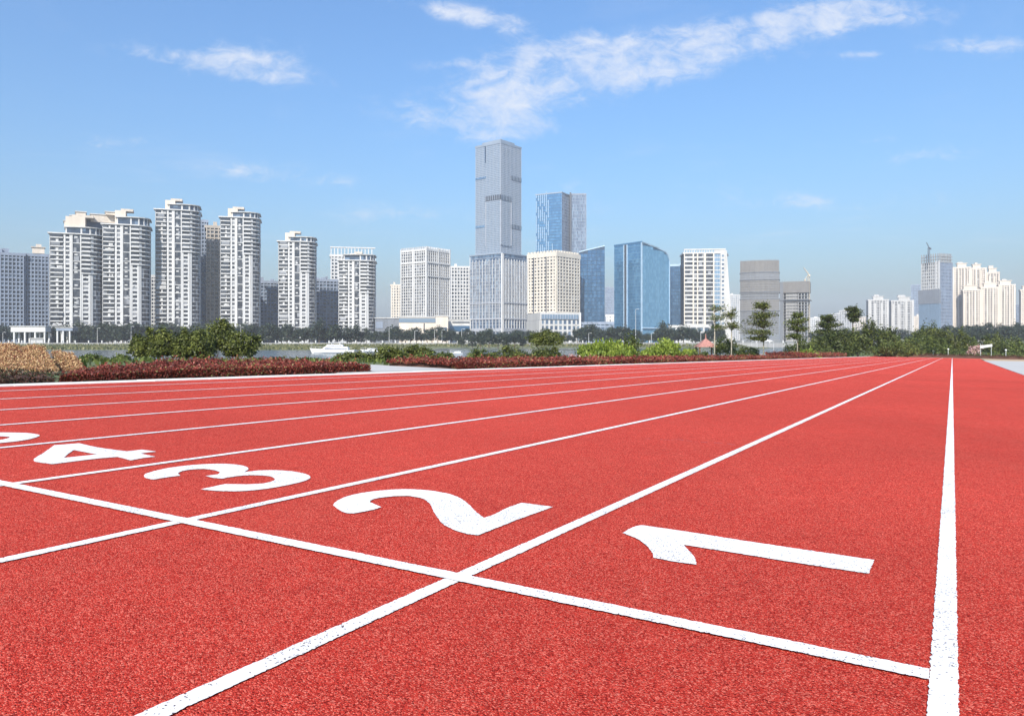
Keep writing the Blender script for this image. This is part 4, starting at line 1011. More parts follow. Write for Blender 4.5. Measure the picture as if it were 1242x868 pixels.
pale_tower('grey-white twin apartment tower with a capped roof, the one nearer the construction tower', 1081, 1108, 1350, 365, 'offwhite', 7, 2)
Yg = 1120
pale_tower('cream apartment tower pressed against the blue-netted construction tower', 1155, 1177, Yg + 30, 325, 'creampale', 6, 3)
pale_tower('tall cream apartment tower at the middle of the cream cluster', 1177, 1196, Yg + 60, 326, 'creampale', 5, 4)
pale_tower('tall cream apartment tower with a stepped crown over the front blocks', 1194, 1212, Yg + 55, 331, 'creampale', 5, 5)
pale_tower('cream front block in the shorter row of the cluster, beside the blue-netted tower', 1168, 1190, Yg, 352, 'creampale', 6, 6, capw=.7)
pale_tower('cream front block in the middle of the shorter row of the cluster', 1190, 1211.5, Yg - 6, 349, 'creampale', 6, 7, capw=.7)
pale_tower('cream front block at the outer end of the shorter row of the cluster', 1211.5, 1231, Yg - 12, 346, 'creampale', 6, 8, capw=.7)
fblock('distant_tower', 'dark grey-blue slab past the end of the cream cluster', 1231.5, 1238, 1250, 370, 'greyblue', 'g_slate', 'coreblue', 2.6, 3, 1.2, .4, .8, .6, plant=0)
pale_tower('cream tower cut off by the picture edge past the cluster', 1238, 1256, 1180, 352, 'creampale', 5, 9)
fblock('distant_tower', 'faint blue tower in the haze behind the blue-netted tower', 1105, 1116.5, 2300, 346, 'greyblue', 'g_slate', 'coreblue', 2, 6, 1.2, .4, .8, .6, plant=1, seed=6)
for k, (xl, xr, Y, yt, w, lb) in enumerate((
        (982, 996, 1500, 386, 'white', 'white distant block behind the crane foot'), (994, 1012, 1900, 391, 'offwhite', 'low hazy distant block behind the layered dark tree'),
        (1006, 1022, 2000, 381, 'offwhite', 'stepped hazy distant block over the dark trees'), (1018, 1036, 1900, 377, 'offwhite', 'hazy pale distant block behind the tufted tree'),
        (1034, 1052, 1700, 385, 'creampale', 'warm pale distant block before the twin towers'), (1108, 1117, 1500, 384, 'creampale', 'small cream block at the foot of the faint blue tower'),
        (1098, 1108, 1600, 378, 'greyblue', 'small round-topped grey block beside the twin towers'))):
    fblock('distant_block', lb, xl, xr, Y, yt, w, 'g_office', 'core', 2.4, 6, 1.6, .4, 1.6, .6, plant=2, seed=k, depth=30)

# low buildings along the far bank
def low_block(label, xl, xr, Y, yt, yb, wall, name='low_building', stripes=()):
    A, C, B, D = front_plan(xl, xr, Y, 14); t = thing(name, label, 'building', base_of([A, C, B, D])); z0 = FARZ if yb is None else Z(yb, Y); m = MB()
    m.prism([A, C, B, D], z0, Z(yt, Y)); m.build('wall', MT[wall], t); m = MB(); m.prism(grow([A, C, B, D], .5), Z(yt, Y) + .01, Z(yt, Y) + .7); m.build('roof_slab', MT['offwhite'], t)
    e, L_, n = face_frame(A, C)
    for y0, y1, mt, s0, s1 in stripes: m = MB(); m.obox(A, e, n, L_ * s0, L_ * s1, 0, .4, Z(y0, Y), Z(y1, Y)); m.build('window_band', MT[mt], t)
    return t
low_block('low blue-grey hall behind the far bank trees, beside the shortest balcony tower', 455, 486, 600, 386, None, 'netblue', stripes=((398, 390, 'greyblue', .02, .3),))
low_block('long white podium with a dark glass upper floor below the pier-grid office', 484, 529, 590, 385, None, 'creampale', stripes=((391, 386, 'g_slate', 0, 1), (402, 392, 'darkgrey', .66, .69)))
low_block('white cube-shaped wing at the end of the long white podium', 528.5, 543.5, 580, 383.5, None, 'creampale', stripes=((401, 397, 'g_slate', .3, .9),))
low_block('pale low wing with dark blue windows beside the glass podium', 543, 571, 600, 388, None, 'offwhite', stripes=((402, 395, 'g_deep', .1, .95), (391.5, 390, 'darkgrey', .2, .95)))

# ------------------------------------------------------------------ far bank: river wall, bollards, colonnade, lamps
m = MB(); m.box((-420, 478.0, -1), (360, 478.45, 2.75)); tag(m.build('river_wall', MT['grey']), 'low pale wall along the far riverbank', 'wall')
def bollard_mesh():
    m = MB(); m.box((-.32, -.32, 0), (.32, .32, 1.1)); m.box((-.42, -.42, 1.1), (.42, .42, 1.3)); m.prism([(-.25, -.25), (.25, -.25), (.25, .25), (-.25, .25)], 1.3, 1.55)
    me = bpy.data.meshes.new('embankment_post'); me.from_pydata(m.v, [], m.f); me.materials.append(MT['white']); return me
me = bollard_mesh()
for k in range(62):
    o = bpy.data.objects.new('embankment_post', me); COL.objects.link(o); o.location = (gx(-6 + k * 16.2, 478), 477.6 + .65, 2.75)
    tag(o, 'small white stone post on the far river wall', 'post', 'white posts along the far river wall')
def colonnade(label, x0, x1, ytop, yb, cols, mat):
    Y = 484; t = thing('colonnade', label, 'pavilion', (gx((x0 + x1) / 2, Y), Y, FARZ)); m = MB(); m.box((gx(x0, Y), Y, Z(yb, Y)), (gx(x1, Y), Y + 6, Z(ytop, Y))); m.build('roof_beam', MT[mat], t)
    m = MB(); m.box((gx(x0, Y) - .5, Y - .5, Z(ytop, Y)), (gx(x1, Y) + .5, Y + 6.5, Z(ytop, Y) + .4)); m.build('roof_edge', MT['white'], t)
    for c in cols:
        for d in (.3, 5):
            m = MB(); m.box((gx(c, Y) - .45, Y + d, FARZ), (gx(c, Y) + .45, Y + d + .9, Z(yb, Y) - .01)); m.build('column', MT['white'], t)
colonnade('white riverside colonnade with a deep pale roof beam', 13, 55, 396, 402.5, (16.5, 29.5, 42, 53.5), 'white')
colonnade('blue-grey pergola with white columns next to the pale colonnade', 68, 88, 397.5, 401, (69, 76, 84), 'greyblue')
low_block('white kiosk standing below the pale colonnade roof', 37, 52, 482, 411, None, 'white', 'kiosk')
def lamp_post(px, Y, py, lb):
    X = gx(px, Y); t = thing('lamp_post', lb, 'lamp post', (X, Y, FARZ), 'lamp posts on the far bank'); z = Z(py, Y); m = MB(); m.tube([(X, Y, FARZ), (X, Y, z)], [.16, .1], 6); m.build('pole', MT['white'], t)
    m = MB(); m.tube([(X, Y, z - .2), (X + .7, Y, z + .2), (X + 1.5, Y, z + .1)], .09, 5); arm = m.build('arm', MT['white'], t); m = MB(); m.box((X + 1.2, Y - .2, z - .05), (X + 2.0, Y + .2, z + .15)); m.build('lamp_head', MT['metal'], arm)
for px, py in ((3.5, 403), (118, 398), (159, 396), (292, 397), (472, 398), (503, 401), (527, 400), (536, 400), (560, 399), (714, 404), (771, 375), (790, 404), (850, 402)):
    lamp_post(px, 481 + (px % 7) * .4, py, 'thin white lamp post on the far river promenade' if py > 380 else 'tall white mast in front of the blue glass building')

# ------------------------------------------------------------------ foliage
def leaf_mesh(name, C, size, up=.5, aspect=.55, seed=0, rnd=None, out=None, droop=None):
    """one small folded leaf (or spray) at every point of C"""
    g = np.random.default_rng(seed); n = len(C)
    N = g.normal(size=(n, 3)); N[:, 2] += up * 1.5
    if out is not None: N += out * 1.1
    N /= np.linalg.norm(N, axis=1)[:, None] + 1e-9
    A = np.cross(N, g.normal(size=(n, 3))); A /= np.linalg.norm(A, axis=1)[:, None] + 1e-9
    if droop is not None:
        A = A * (1 - droop) + np.array([0, 0, -1.0]) * droop; A /= np.linalg.norm(A, axis=1)[:, None]
    B = np.cross(N, A); B /= np.linalg.norm(B, axis=1)[:, None] + 1e-9
    s = (np.asarray(size) * g.uniform(.6, 1.35, n))[:, None] if np.ndim(size) == 0 else (size * g.uniform(.7, 1.3, n))[:, None]
    V = np.stack([C - A * s * .5, C + B * s * aspect * .5 - N * s * .07, C + A * s * .5, C - B * s * aspect * .5 - N * s * .07], 1).reshape(-1, 3)
    Q = np.arange(4 * n).reshape(n, 4)
    return np_mesh(name, V, Q, g.random(n) if rnd is None else rnd)

def crown_points(ells, n, seed, clump=.16, nclump=26, fill=.25):
    """leaf positions: clumps scattered through the shells of ellipsoids ((cx,cy,cz),(rx,ry,rz))"""
    g = np.random.default_rng(seed); vol = np.array([e[1][0] * e[1][1] * e[1][2] for e in ells]) ** .67; share = vol / vol.sum(); P, O, K = [], [], []
    for (c, r), sh in zip(ells, share):
        c = np.array(c); r = np.array(r); m = max(30, int(n * sh)); k = max(5, int(nclump * (.5 + sh * len(ells) * .5)))
        d = g.normal(size=(k, 3)); d /= np.linalg.norm(d, axis=1)[:, None]; d[:, 2] = np.where(d[:, 2] < -.55, -d[:, 2], d[:, 2])
        cen = d * g.uniform(.55, 1.02, k)[:, None]; tone = g.normal(0, .16, k)
        pick = g.integers(0, k, m); p = cen[pick] + g.normal(size=(m, 3)) * clump * g.uniform(.6, 1.5, k)[pick][:, None]
        f = g.random(m) < fill * .5; q = g.normal(size=(m, 3)); q /= np.linalg.norm(q, axis=1)[:, None]; p[f] = q[f] * g.uniform(.2, .9, m)[f][:, None]
        P.append(c + p * r); o = p / (np.linalg.norm(p, axis=1)[:, None] + 1e-6); O.append(o); K.append(np.clip(g.random(m) * .8 + .1 + tone[pick], 0, 1))
    return np.concatenate(P), np.concatenate(O), np.concatenate(K)

def trunk_mesh(base, top, r, limbs, seed, m=None):
    rs = random.Random(seed); m = m or MB(); b = Vector(base); t = Vector(top); mid = b.lerp(t, .5) + Vector((rs.uniform(-1, 1), rs.uniform(-1, 1), 0)) * (t - b).length * .04
    m.tube([b, mid, t], [r * 1.25, r * .9, r * .45], 7)
    for q in limbs:
        s = b.lerp(t, rs.uniform(.35, .85)); q = Vector(q); m.tube([s, s.lerp(q, .5) + Vector((0, 0, (q - s).length * .08)), q], [r * .5, r * .33, r * .14], 5)
    return m

def bush(label, name, cat, x0, x1, yt, yb, Y, mat, n, lsize, parts=5, seed=0, trunk='bark', up=.5, clump=.17, droop=None, trunk_vis=.25, group=None, fill=.3):
    """a shrub or small tree filling the given bearing and height range at distance Y"""
    rs = random.Random(seed); X0, X1 = gx(x0, Y), gx(x1, Y); zt, zb = gz(yt, Y), gz(yb, Y); zg = float(ground_z((X0 + X1) / 2, Y)); 
    W, H = X1 - X0, zt - zb; t = thing(name, label, cat, ((X0 + X1) / 2, Y, min(zg, zb)), group); ells = []
    for k in range(parts):
        fx = (k + .5) / parts + rs.uniform(-.06, .06); h = (1 - abs(fx - .5) * .75) * rs.uniform(.82, 1.02) if parts > 1 else 1
        rx = W / parts * rs.uniform(.74, 1.0) if parts > 1 else W / 2; rz = H * h * .5
        cz = zb + H * h - rz; ells.append(((X0 + W * fx, Y + rs.uniform(-.25, .25) * W, cz), (rx, rx * rs.uniform(.8, 1.1), rz)))
        if parts > 2: ells.append(((X0 + W * fx, Y + rs.uniform(-.3, .1) * W, zb + rz * .55), (rx * .8, rx * .8, rz * .6)))
    P, O, K = crown_points(ells, n, seed, clump, 22, fill); lo = zb - H * .03; P[:, 2] = np.maximum(P[:, 2], lo + np.abs(P[:, 2] - lo) * .15)
    link('crown', leaf_mesh('crown', P, lsize, up, .6, seed, K, O, droop), MT[mat], t)
    m = MB(); zs = min(zg, zb) - .1
    for k in range(max(1, parts // 2)):
        e = ells[min(len(ells) - 1, k * 2)]; bx = (X0 + X1) / 2 * .35 + e[0][0] * .65
        trunk_mesh((bx, Y, zs), (e[0][0], e[0][1], e[0][2] + e[1][2] * .3), max(.025, W * .016), [(e[0][0] + rs.uniform(-.8, .8) * e[1][0], e[0][1] + rs.uniform(-.6, .6) * e[1][1], e[0][2] + rs.uniform(-.3, .7) * e[1][2]) for _ in range(4)], seed + k, m)
    m.build('trunk', MT[trunk], t, smooth=True); return t

bush('broad dark green bushy tree behind the maroon hedge, its half with a forked trunk', 'bushy_tree', 'tree', 164, 240, 391, 435, 46, 'l_olive', 15000, .15, 5, 21, clump=.15)
bush('broad dark green bushy tree with sprigs standing up from its crown, beside the fork-trunked one', 'bushy_tree', 'tree', 222, 305, 388, 435, 48, 'l_olive', 16000, .15, 5, 22, clump=.15)
bush('dense olive bush filling the middle of the broad bushy pair', 'bushy_tree', 'tree', 205, 262, 398, 437, 45, 'l_olive', 9000, .14, 4, 71, clump=.15)
bush('wispy pale green sapling poking out above the broad bushy trees', 'sapling', 'tree', 252, 274, 383, 412, 52, 'l_olive', 500, .15, 3, 23, clump=.2)
bush('low green shrubs at the foot of the straw mound', 'low_shrub', 'shrub', 88, 170, 428, 441, 40, 'l_mid', 3000, .13, 6, 24)
bush('small light shrub between the bushy trees and the yacht', 'low_shrub', 'shrub', 305, 410, 431, 440, 44, 'l_mid', 2600, .12, 7, 25)
bush('leafy green shrub in front of the yacht stern', 'shrub', 'shrub', 405, 450, 423, 441, 42, 'l_olive', 3200, .12, 4, 26)
bush('tall leafy shrub beside the paved path opening', 'shrub', 'shrub', 452, 490, 416, 440, 41, 'l_olive', 3200, .12, 3, 27)
bush('wide dark olive shrub right of the path opening', 'shrub', 'shrub', 478, 522, 415, 438, 47, 'l_olive', 4200, .13, 4, 28)
bush('low spreading green shrub before the open water', 'shrub', 'shrub', 506, 550, 423, 440, 46, 'l_mid', 2800, .13, 4, 29)
bush('small bright shrub in the gap between two spreading shrubs', 'shrub', 'shrub', 566, 598, 421, 440, 50, 'l_mid', 1800, .14, 3, 30)
bush('flat-topped green shrub beside the round-headed tree', 'shrub', 'shrub', 600, 637, 416, 440, 52, 'l_olive', 3000, .14, 4, 31)
bush('low green shrub at the foot of the round-headed tree', 'shrub', 'shrub', 632, 660, 427, 440, 54, 'l_mid', 1600, .14, 3, 32)
bush('lower leafy clump of the round-headed tree, standing in the hedge', 'shrub', 'shrub', 648, 677, 416, 441, 55, 'l_olive', 3000, .13, 2, 33)
bush('round-headed dark green tree by the river in front of the cream block', 'round_tree', 'tree', 645, 680, 396.5, 420, 56, 'l_olive', 5200, .13, 3, 34)
bush('low flowering shrub with pinkish blossoms beside the bright willow mound', 'flowering_shrub', 'shrub', 681, 712, 428, 442, 57, 'l_pink', 900, .12, 3, 35)
bush('bright yellow-green weeping mound on the hedge, the taller pointed one', 'weeping_bush', 'shrub', 708, 764, 410, 440, 60, 'l_bright', 8000, .22, 4, 36, droop=.72, up=.1, clump=.2)
bush('dark shrub rising between the two bright weeping mounds', 'shrub', 'shrub', 746, 778, 401, 440, 63, 'l_mid', 4200, .15, 3, 37)
bush('bright yellow-green weeping mound on the hedge, the wider flatter one', 'weeping_bush', 'shrub', 779, 836, 413.5, 440, 61, 'l_bright', 8000, .22, 5, 38, droop=.72, up=.1, clump=.2)
bush('small dark shrub between the wide weeping mound and the red-roofed hut', 'shrub', 'shrub', 828, 858, 418, 440, 64, 'l_mid', 2400, .15, 3, 39)
bush('dark round shrub behind the pair of pale saplings', 'shrub', 'shrub', 866, 892, 402, 434, 82, 'l_mid', 2600, .18, 3, 40)
bush('yellow-green low shrub between the pale saplings and the tiered tree', 'shrub', 'shrub', 892, 921, 417, 434, 84, 'l_mid', 2200, .18, 4, 41)
bush('dark shrub below the tiered tree with the thin white trunk', 'shrub', 'shrub', 950, 990, 404, 434, 92, 'l_dark', 3000, .2, 4, 42)
bush('bright lime shrub spilling onto the track edge', 'shrub', 'shrub', 962, 992, 421, 437, 74, 'l_bright', 2600, .17, 4, 43)
bush('large dark dome-shaped tree with a spreading crown', 'dome_tree', 'tree', 1020, 1082, 386, 431, 118, 'l_dark', 12000, .3, 5, 44)
bush('dense dark tree under the tufted crown, beside the dome-shaped one', 'dense_tree', 'tree', 986, 1032, 398, 432, 108, 'l_dark', 7500, .28, 4, 45)
bush('light green shrub row in front of the dome-shaped tree', 'shrub', 'shrub', 1055, 1106, 411, 433, 112, 'l_mid', 4200, .24, 5, 46)
bush('thin grey-green tree before the construction tower', 'thin_tree', 'tree', 1096, 1124, 396, 432, 135, 'l_mid', 2600, .3, 3, 47, 'palebark')
bush('rounded dark tree in front of the blue-netted tower', 'rounded_tree', 'tree', 1113, 1148, 384, 428, 140, 'l_olive', 6500, .32, 3, 48)
bush('mid green shrub mass beneath the rounded dark tree', 'shrub', 'shrub', 1096, 1152, 404, 433, 128, 'l_mid', 7000, .28, 5, 49)
bush('dark narrow tree between the rounded tree and the pale feathery one', 'narrow_tree', 'tree', 1142, 1162, 402, 432, 145, 'l_dark', 2600, .3, 2, 50)
bush('pale feathery tree with thin grey stems at the head of the inner lane', 'feathery_tree', 'tree', 1157, 1178, 394, 430, 138, 'l_olive', 2600, .28, 3, 51, 'palebark')
bush('pink-white flowering tree beside the white banner frame', 'flowering_tree', 'tree', 1175, 1190, 416, 432, 128, 'l_pink', 1300, .24, 2, 52)
bush('dark tree behind the white banner frame', 'tree', 'tree', 1178, 1204, 404, 431, 160, 'l_dark', 3000, .34, 3, 53)
bush('light yellow-green rounded tree past the banner frame', 'rounded_tree', 'tree', 1196, 1232, 402, 432, 150, 'l_olive', 4200, .32, 3, 54)
bush('mid green tree cut by the picture edge past the rounded one', 'tree', 'tree', 1220, 1256, 407, 433, 146, 'l_mid', 3500, .32, 3, 55)
bush('low shrubs at the end of the sand strip', 'low_shrub', 'shrub', 1196, 1250, 426, 435, 132, 'l_mid', 2600, .25, 6, 56)
bush('olive shrub mass in front of the thin grey-green tree', 'shrub', 'shrub', 1076, 1118, 411, 433, 122, 'l_olive', 4200, .26, 5, 72)
bush('mid green tree filling the gap behind the shrub row', 'dense_tree', 'tree', 1070, 1104, 401, 432, 142, 'l_mid', 3800, .3, 4, 73)
bush('olive tree behind the lime shrub, beside the dark tiered tree', 'dense_tree', 'tree', 972, 1004, 408, 433, 104, 'l_olive', 3200, .24, 3, 74)
bush('dark tree behind the pink-white flowering tree', 'dense_tree', 'tree', 1160, 1188, 406, 431, 156, 'l_mid', 3200, .32, 3, 75)
bush('low green undergrowth before the pale feathery tree', 'low_shrub', 'shrub', 1140, 1196, 422, 434, 134, 'l_mid', 2600, .26, 6, 57)
bush('dark undergrowth at the foot of the tiered dark tree', 'low_shrub', 'shrub', 975, 1030, 420, 434, 98, 'l_dark', 2800, .22, 6, 58)

# trees with flat tiers of branches
def tiered_tree(label, px, Y, ytop, ybase, tiers, mat, trunk, seed, lsize=.16, n=2600, r=.07):
    rs = random.Random(seed); X = gx(px, Y); zg = float(ground_z(X, Y)); t = thing('tiered_tree', label, 'tree', (X, Y, zg)); ells = []; m = MB()
    zt = gz(ytop, Y); m.tube([(X, Y, zg - .1), (X + .03, Y, (zg + zt) / 2), (X, Y, zt)], [r * 1.2, r * .8, r * .3], 7); g = np.random.default_rng(seed); P = []
    for (xa, xb, yc, th) in tiers:
        Xa, Xb, z = gx(xa, Y), gx(xb, Y), gz(yc, Y); w = (Xb - Xa) / 2; cx = (Xa + Xb) / 2
        k = 11
        for q in range(k):
            an = 2 * math.pi * (q + rs.random() * .6) / k; rr = rs.uniform(.3, 1.1); ex, ey, ez = cx + math.cos(an) * w * rr, Y + math.sin(an) * w * rr, z + rs.uniform(-.25, .6) * th * Y / F
            m.tube([(X, Y, z - th * Y / F * .6), ((X + ex) / 2, (Y + ey) / 2, z - th * Y / F * .15), (ex, ey, ez)], [r * .4, r * .28, r * .1], 4)
            c = int(n * 1.7 * rs.uniform(.5, 1.5) / len(tiers) / k); f = g.random(c) ** .62
            base = np.array([X, Y, z]); tip = np.array([ex, ey, ez]); p = base + (tip - base) * (f * 1.05)[:, None] + g.normal(size=(c, 3)) * np.array([w * .17, w * .17, th * Y / F * .22]); P.append(p)
    P = np.concatenate(P); link('crown', leaf_mesh('crown', P, lsize, .9, .6, seed, np.clip(g.normal(.5, .27, len(P)), 0, 1)), MT[mat], t); m.build('trunk', MT[trunk], t, smooth=True)
tiered_tree('thin young tiered tree with a pale trunk beside the red-roofed hut', 866.5, 76, 370, 432, ((862, 884, 374, 8), (858, 890, 386, 8), (864, 892, 397, 7)), 'l_mid', 'palebark', 61, .14, 900)
tiered_tree('young tiered tree with a pale trunk and a lopsided top, before the netted tower', 887, 78, 376, 432, ((874, 896, 382, 10), (880, 900, 396, 8)), 'l_olive', 'palebark', 62, .15, 900)
tiered_tree('tallest young tiered tree, with a small pointed top tier, before the netted tower', 926, 82, 367, 432, ((914, 934, 372, 8), (904, 938, 384, 9), (900, 940, 393, 9), (896, 936, 403, 8), (905, 932, 411, 6)), 'l_olive', 'palebark', 63, .17, 3800)
tiered_tree('young tiered tree with a thin white trunk before the unfinished concrete frame', 967, 84, 379, 432, ((960, 975, 383, 6), (953, 981, 391, 7), (955, 983, 399, 7), (952, 972, 408, 6)), 'l_mid', 'palebark', 64, .17, 2600)
tiered_tree('dark tiered tree with long flat branches beside the dome-shaped tree', 1004, 112, 383, 432, ((996, 1012, 387, 7), (990, 1018, 395, 7), (986, 1024, 404, 7), (988, 1020, 412, 6)), 'l_dark', 'bark', 65, .24, 4200, .12)
tiered_tree('tall dark tree whose single tuft of leaves stands above the dome-shaped tree', 1034, 122, 372, 432, ((1027, 1043, 376, 6), (1026, 1047, 382, 6), (1029, 1042, 388, 5)), 'l_dark', 'bark', 66, .24, 2600, .12)

# row of trees along the far bank (and at the right beyond the near trees)
protos = []
for k in range(7):
    ells = [((0, 0, 6.2), (3.6, 3.2, 3.2)), ((-1.6, .3, 4.6), (2.4, 2.4, 2.2)), ((1.7, -.2, 4.9), (2.4, 2.3, 2.3)), ((0, 0, 3.0), (3.0, 2.6, 1.8))]
    ells = [((c[0] + random.uniform(-.8, .8), c[1], c[2] + random.uniform(-.7, .9)), tuple(q * random.uniform(.8, 1.15) for q in r)) for c, r in ells]
    P, O, K = crown_points(ells, 1500, 100 + k, .2, 14); P[:, 2] = np.maximum(P[:, 2], 1.0)
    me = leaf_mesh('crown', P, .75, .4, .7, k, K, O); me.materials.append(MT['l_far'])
    m = trunk_mesh((0, 0, -.2), (0, 0, 6), .22, [(1.6, 0, 5.5), (-1.7, .3, 5.2), (.3, 1.2, 6.5)], k); tm = bpy.data.meshes.new('trunk'); tm.from_pydata(m.v, [], m.f); tm.materials.append(MT['bark']); protos.append((me, tm))
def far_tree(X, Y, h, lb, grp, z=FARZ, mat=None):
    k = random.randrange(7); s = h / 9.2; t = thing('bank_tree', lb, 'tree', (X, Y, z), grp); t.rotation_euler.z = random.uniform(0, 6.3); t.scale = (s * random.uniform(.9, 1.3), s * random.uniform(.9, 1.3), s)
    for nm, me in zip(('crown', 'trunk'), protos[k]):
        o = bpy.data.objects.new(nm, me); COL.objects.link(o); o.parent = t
px = -12
while px < 880:
    Y = 486 + random.uniform(0, 26); top = 399 if px < 420 else 402
    if 5 < px < 60: Y += 14; top = 403
    if 575 < px < 700: top = 407
    if 60 < px < 165: top = 399
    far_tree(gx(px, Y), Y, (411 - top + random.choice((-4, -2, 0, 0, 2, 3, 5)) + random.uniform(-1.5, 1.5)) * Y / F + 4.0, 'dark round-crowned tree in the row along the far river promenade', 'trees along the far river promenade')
    px += random.uniform(4.5, 7.5)
for px, Y, tp_ in ((573, 430, 405), (583, 405, 403), (593, 398, 400), (604, 402, 402), (614, 396, 406), (624, 404, 400), (634, 410, 408), (560, 440, 407)):
    far_tree(gx(px, Y), Y, (411 - tp_) * Y / F + 4.4, 'dark bluish tree on the spit before the finned glass podium', 'trees on the spit before the glass podium', .3)
px = 1150
while px < 1262:
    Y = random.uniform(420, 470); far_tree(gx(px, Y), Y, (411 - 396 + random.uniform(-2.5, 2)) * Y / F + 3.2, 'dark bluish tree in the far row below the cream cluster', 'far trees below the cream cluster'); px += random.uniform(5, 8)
px = 985
while px < 1150:
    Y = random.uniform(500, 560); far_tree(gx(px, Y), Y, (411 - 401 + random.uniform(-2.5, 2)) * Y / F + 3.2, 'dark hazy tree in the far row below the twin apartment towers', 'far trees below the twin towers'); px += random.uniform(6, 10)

# maroon hedges along the track, straw mounds, marsh grass
def hedge(label, uvr, h, mat, n, lsize, seed, name='hedge', skew=0.0):
    (u0, u1), (v0, v1) = uvr; g = np.random.default_rng(seed); t = thing(name, label, 'hedge', tp((u0 + u1) / 2, (v0 + v1) / 2, -.06))
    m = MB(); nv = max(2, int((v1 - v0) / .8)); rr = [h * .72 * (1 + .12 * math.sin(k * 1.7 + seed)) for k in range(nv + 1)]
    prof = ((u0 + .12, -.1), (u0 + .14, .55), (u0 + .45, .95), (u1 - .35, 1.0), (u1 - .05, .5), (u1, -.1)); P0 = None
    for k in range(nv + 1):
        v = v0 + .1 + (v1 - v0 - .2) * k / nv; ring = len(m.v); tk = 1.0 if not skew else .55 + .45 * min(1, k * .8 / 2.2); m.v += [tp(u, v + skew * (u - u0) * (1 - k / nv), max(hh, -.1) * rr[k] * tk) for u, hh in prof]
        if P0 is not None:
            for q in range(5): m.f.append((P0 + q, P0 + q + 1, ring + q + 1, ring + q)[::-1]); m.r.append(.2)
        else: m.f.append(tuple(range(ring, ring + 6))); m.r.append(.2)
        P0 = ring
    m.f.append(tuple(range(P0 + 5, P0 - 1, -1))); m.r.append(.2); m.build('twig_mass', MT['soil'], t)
    # leaves over top and faces; nearer stretches carry more and smaller ones
    v = v0 + (v1 - v0) * g.random(n) ** 1.6; c = g.random(n); u = np.where(c < .34, u0 + np.abs(g.normal(0, .10, n)), g.uniform(u0, u1, n))
    taper = 1.0 if not skew else .55 + .45 * np.clip((v - v0) / 2.2, 0, 1)
    v = v + skew * (u - u0) * (1 - (v - v0) / (v1 - v0))
    bump = 1 + .20 * np.sin(v * 2.1 + seed) * np.sin(u * 3.3) + .14 * np.sin(v * 5.3 + u * 4) + .12 * np.sin(v * 13.7 - u * 9) + np.where(g.random(n) < .06, g.random(n) * .7, 0)
    z = np.where(c < .34, g.uniform(0, h * .95, n), h * (.70 + .34 * g.random(n) ** 1.3) * bump) * taper
    P = TO + np.outer(u, TU) + np.outer(v, TV) + np.outer(z, TN); dist = np.hypot(P[:, 0], P[:, 1]); s = lsize * np.clip(dist / 13, .8, 2.2)
    link('leaves', leaf_mesh('leaves', P, s, .35, .5, seed, np.clip(g.normal(.5, .26, n) + .16 * np.sin(v * 1.3 + seed * 2) * np.sin(u * 2.1 + v * .4) - .10 * (u - u0) / (u1 - u0), 0, 1)), MT[mat], t, 'stuff'); return t
hedge('mixed green and maroon clipped hedge below the straw mound', ((11.12, 12.3), (-4, 4.5)), .15, 'l_mixed', 26000, .036, 1)
hedge('maroon-leaved hedge along the kerb in front of the broad bushy trees', ((11.12, 13.9), (4.4, 11.2)), .18, 'l_red', 70000, .038, 2, skew=.85)
hedge('long maroon-leaved hedge running from the path to the far end of the track', ((11.12, 13.6), (14.7, 64)), .18, 'l_red', 120000, .04, 4)
hedge('far dark maroon hedge stretch at the outer track end', ((11.2, 13.6), (64, 100)), .4, 'l_red', 12000, .06, 5)
hedge('low maroon hedge across the end of the straight', ((-30, 11), (134, 135.4)), .5, 'l_brown', 9000, .07, 6)

def mound(label, pts_px, Y, depth, seed, n):
    """bank dressed with straw chips: front slope given by bearings and heights"""
    (xa, ya), (xb, yb), (xc, yc), (xd, yd) = pts_px   # bottom left, bottom right, top right, top left
    P = [(gx(xa, Y), Y, gz(ya, Y)), (gx(xb, Y), Y, gz(yb, Y)), (gx(xc, Y + depth), Y + depth, gz(yc, Y + depth)), (gx(xd, Y + depth), Y + depth, gz(yd, Y + depth))]
    t = thing('straw_mound', label, 'mound', ((P[0][0] + P[1][0]) / 2, Y + depth / 2, P[0][2] - .6)); m = MB(); back = [(p[0], p[1] + .6, P[0][2] - .8) for p in (P[2], P[3])]; low = [(p[0], p[1], p[2] - .8) for p in P[:2]]
    m.hexa([low[0], low[1], back[0], back[1], P[0], P[1], P[2], P[3]]); m.build('bank', MT['sand'], t)
    g = np.random.default_rng(seed); a, b = g.random(n), g.random(n); A = [np.array(p) for p in P]
    C = (A[0] * (1 - a)[:, None] + A[1] * a[:, None]) * (1 - b)[:, None] + (A[3] * (1 - a)[:, None] + A[2] * a[:, None]) * b[:, None]; nn = np.cross(A[1] - A[0], A[3] - A[0]); nn /= np.linalg.norm(nn)
    C += nn * (np.abs(g.normal(0, .03, n)) + .03 * np.sin(C[:, 0] * 4.1 + seed) * np.sin(C[:, 1] * 5.3) + .03 * np.sin(C[:, 0] * 11 + C[:, 1] * 7))[:, None] + g.normal(0, .03, (n, 3)) * np.array([1, 1, .6]); link('straw', leaf_mesh('straw', C, .05, .2, .4, seed, None, np.tile(nn, (n, 1)) * 1.3), MT['l_straw'], t, 'stuff')
mound('tan straw-covered bank with a sloping end, cut off by the picture edge', ((-30, 451), (70, 451), (52, 421), (-30, 421)), 15.5, 2.6, 1, 46000)
mound('smaller tan straw-covered bank beside the larger straw bank', ((74, 450), (101, 450), (87, 429), (64, 429)), 17.0, 2.0, 2, 12000)

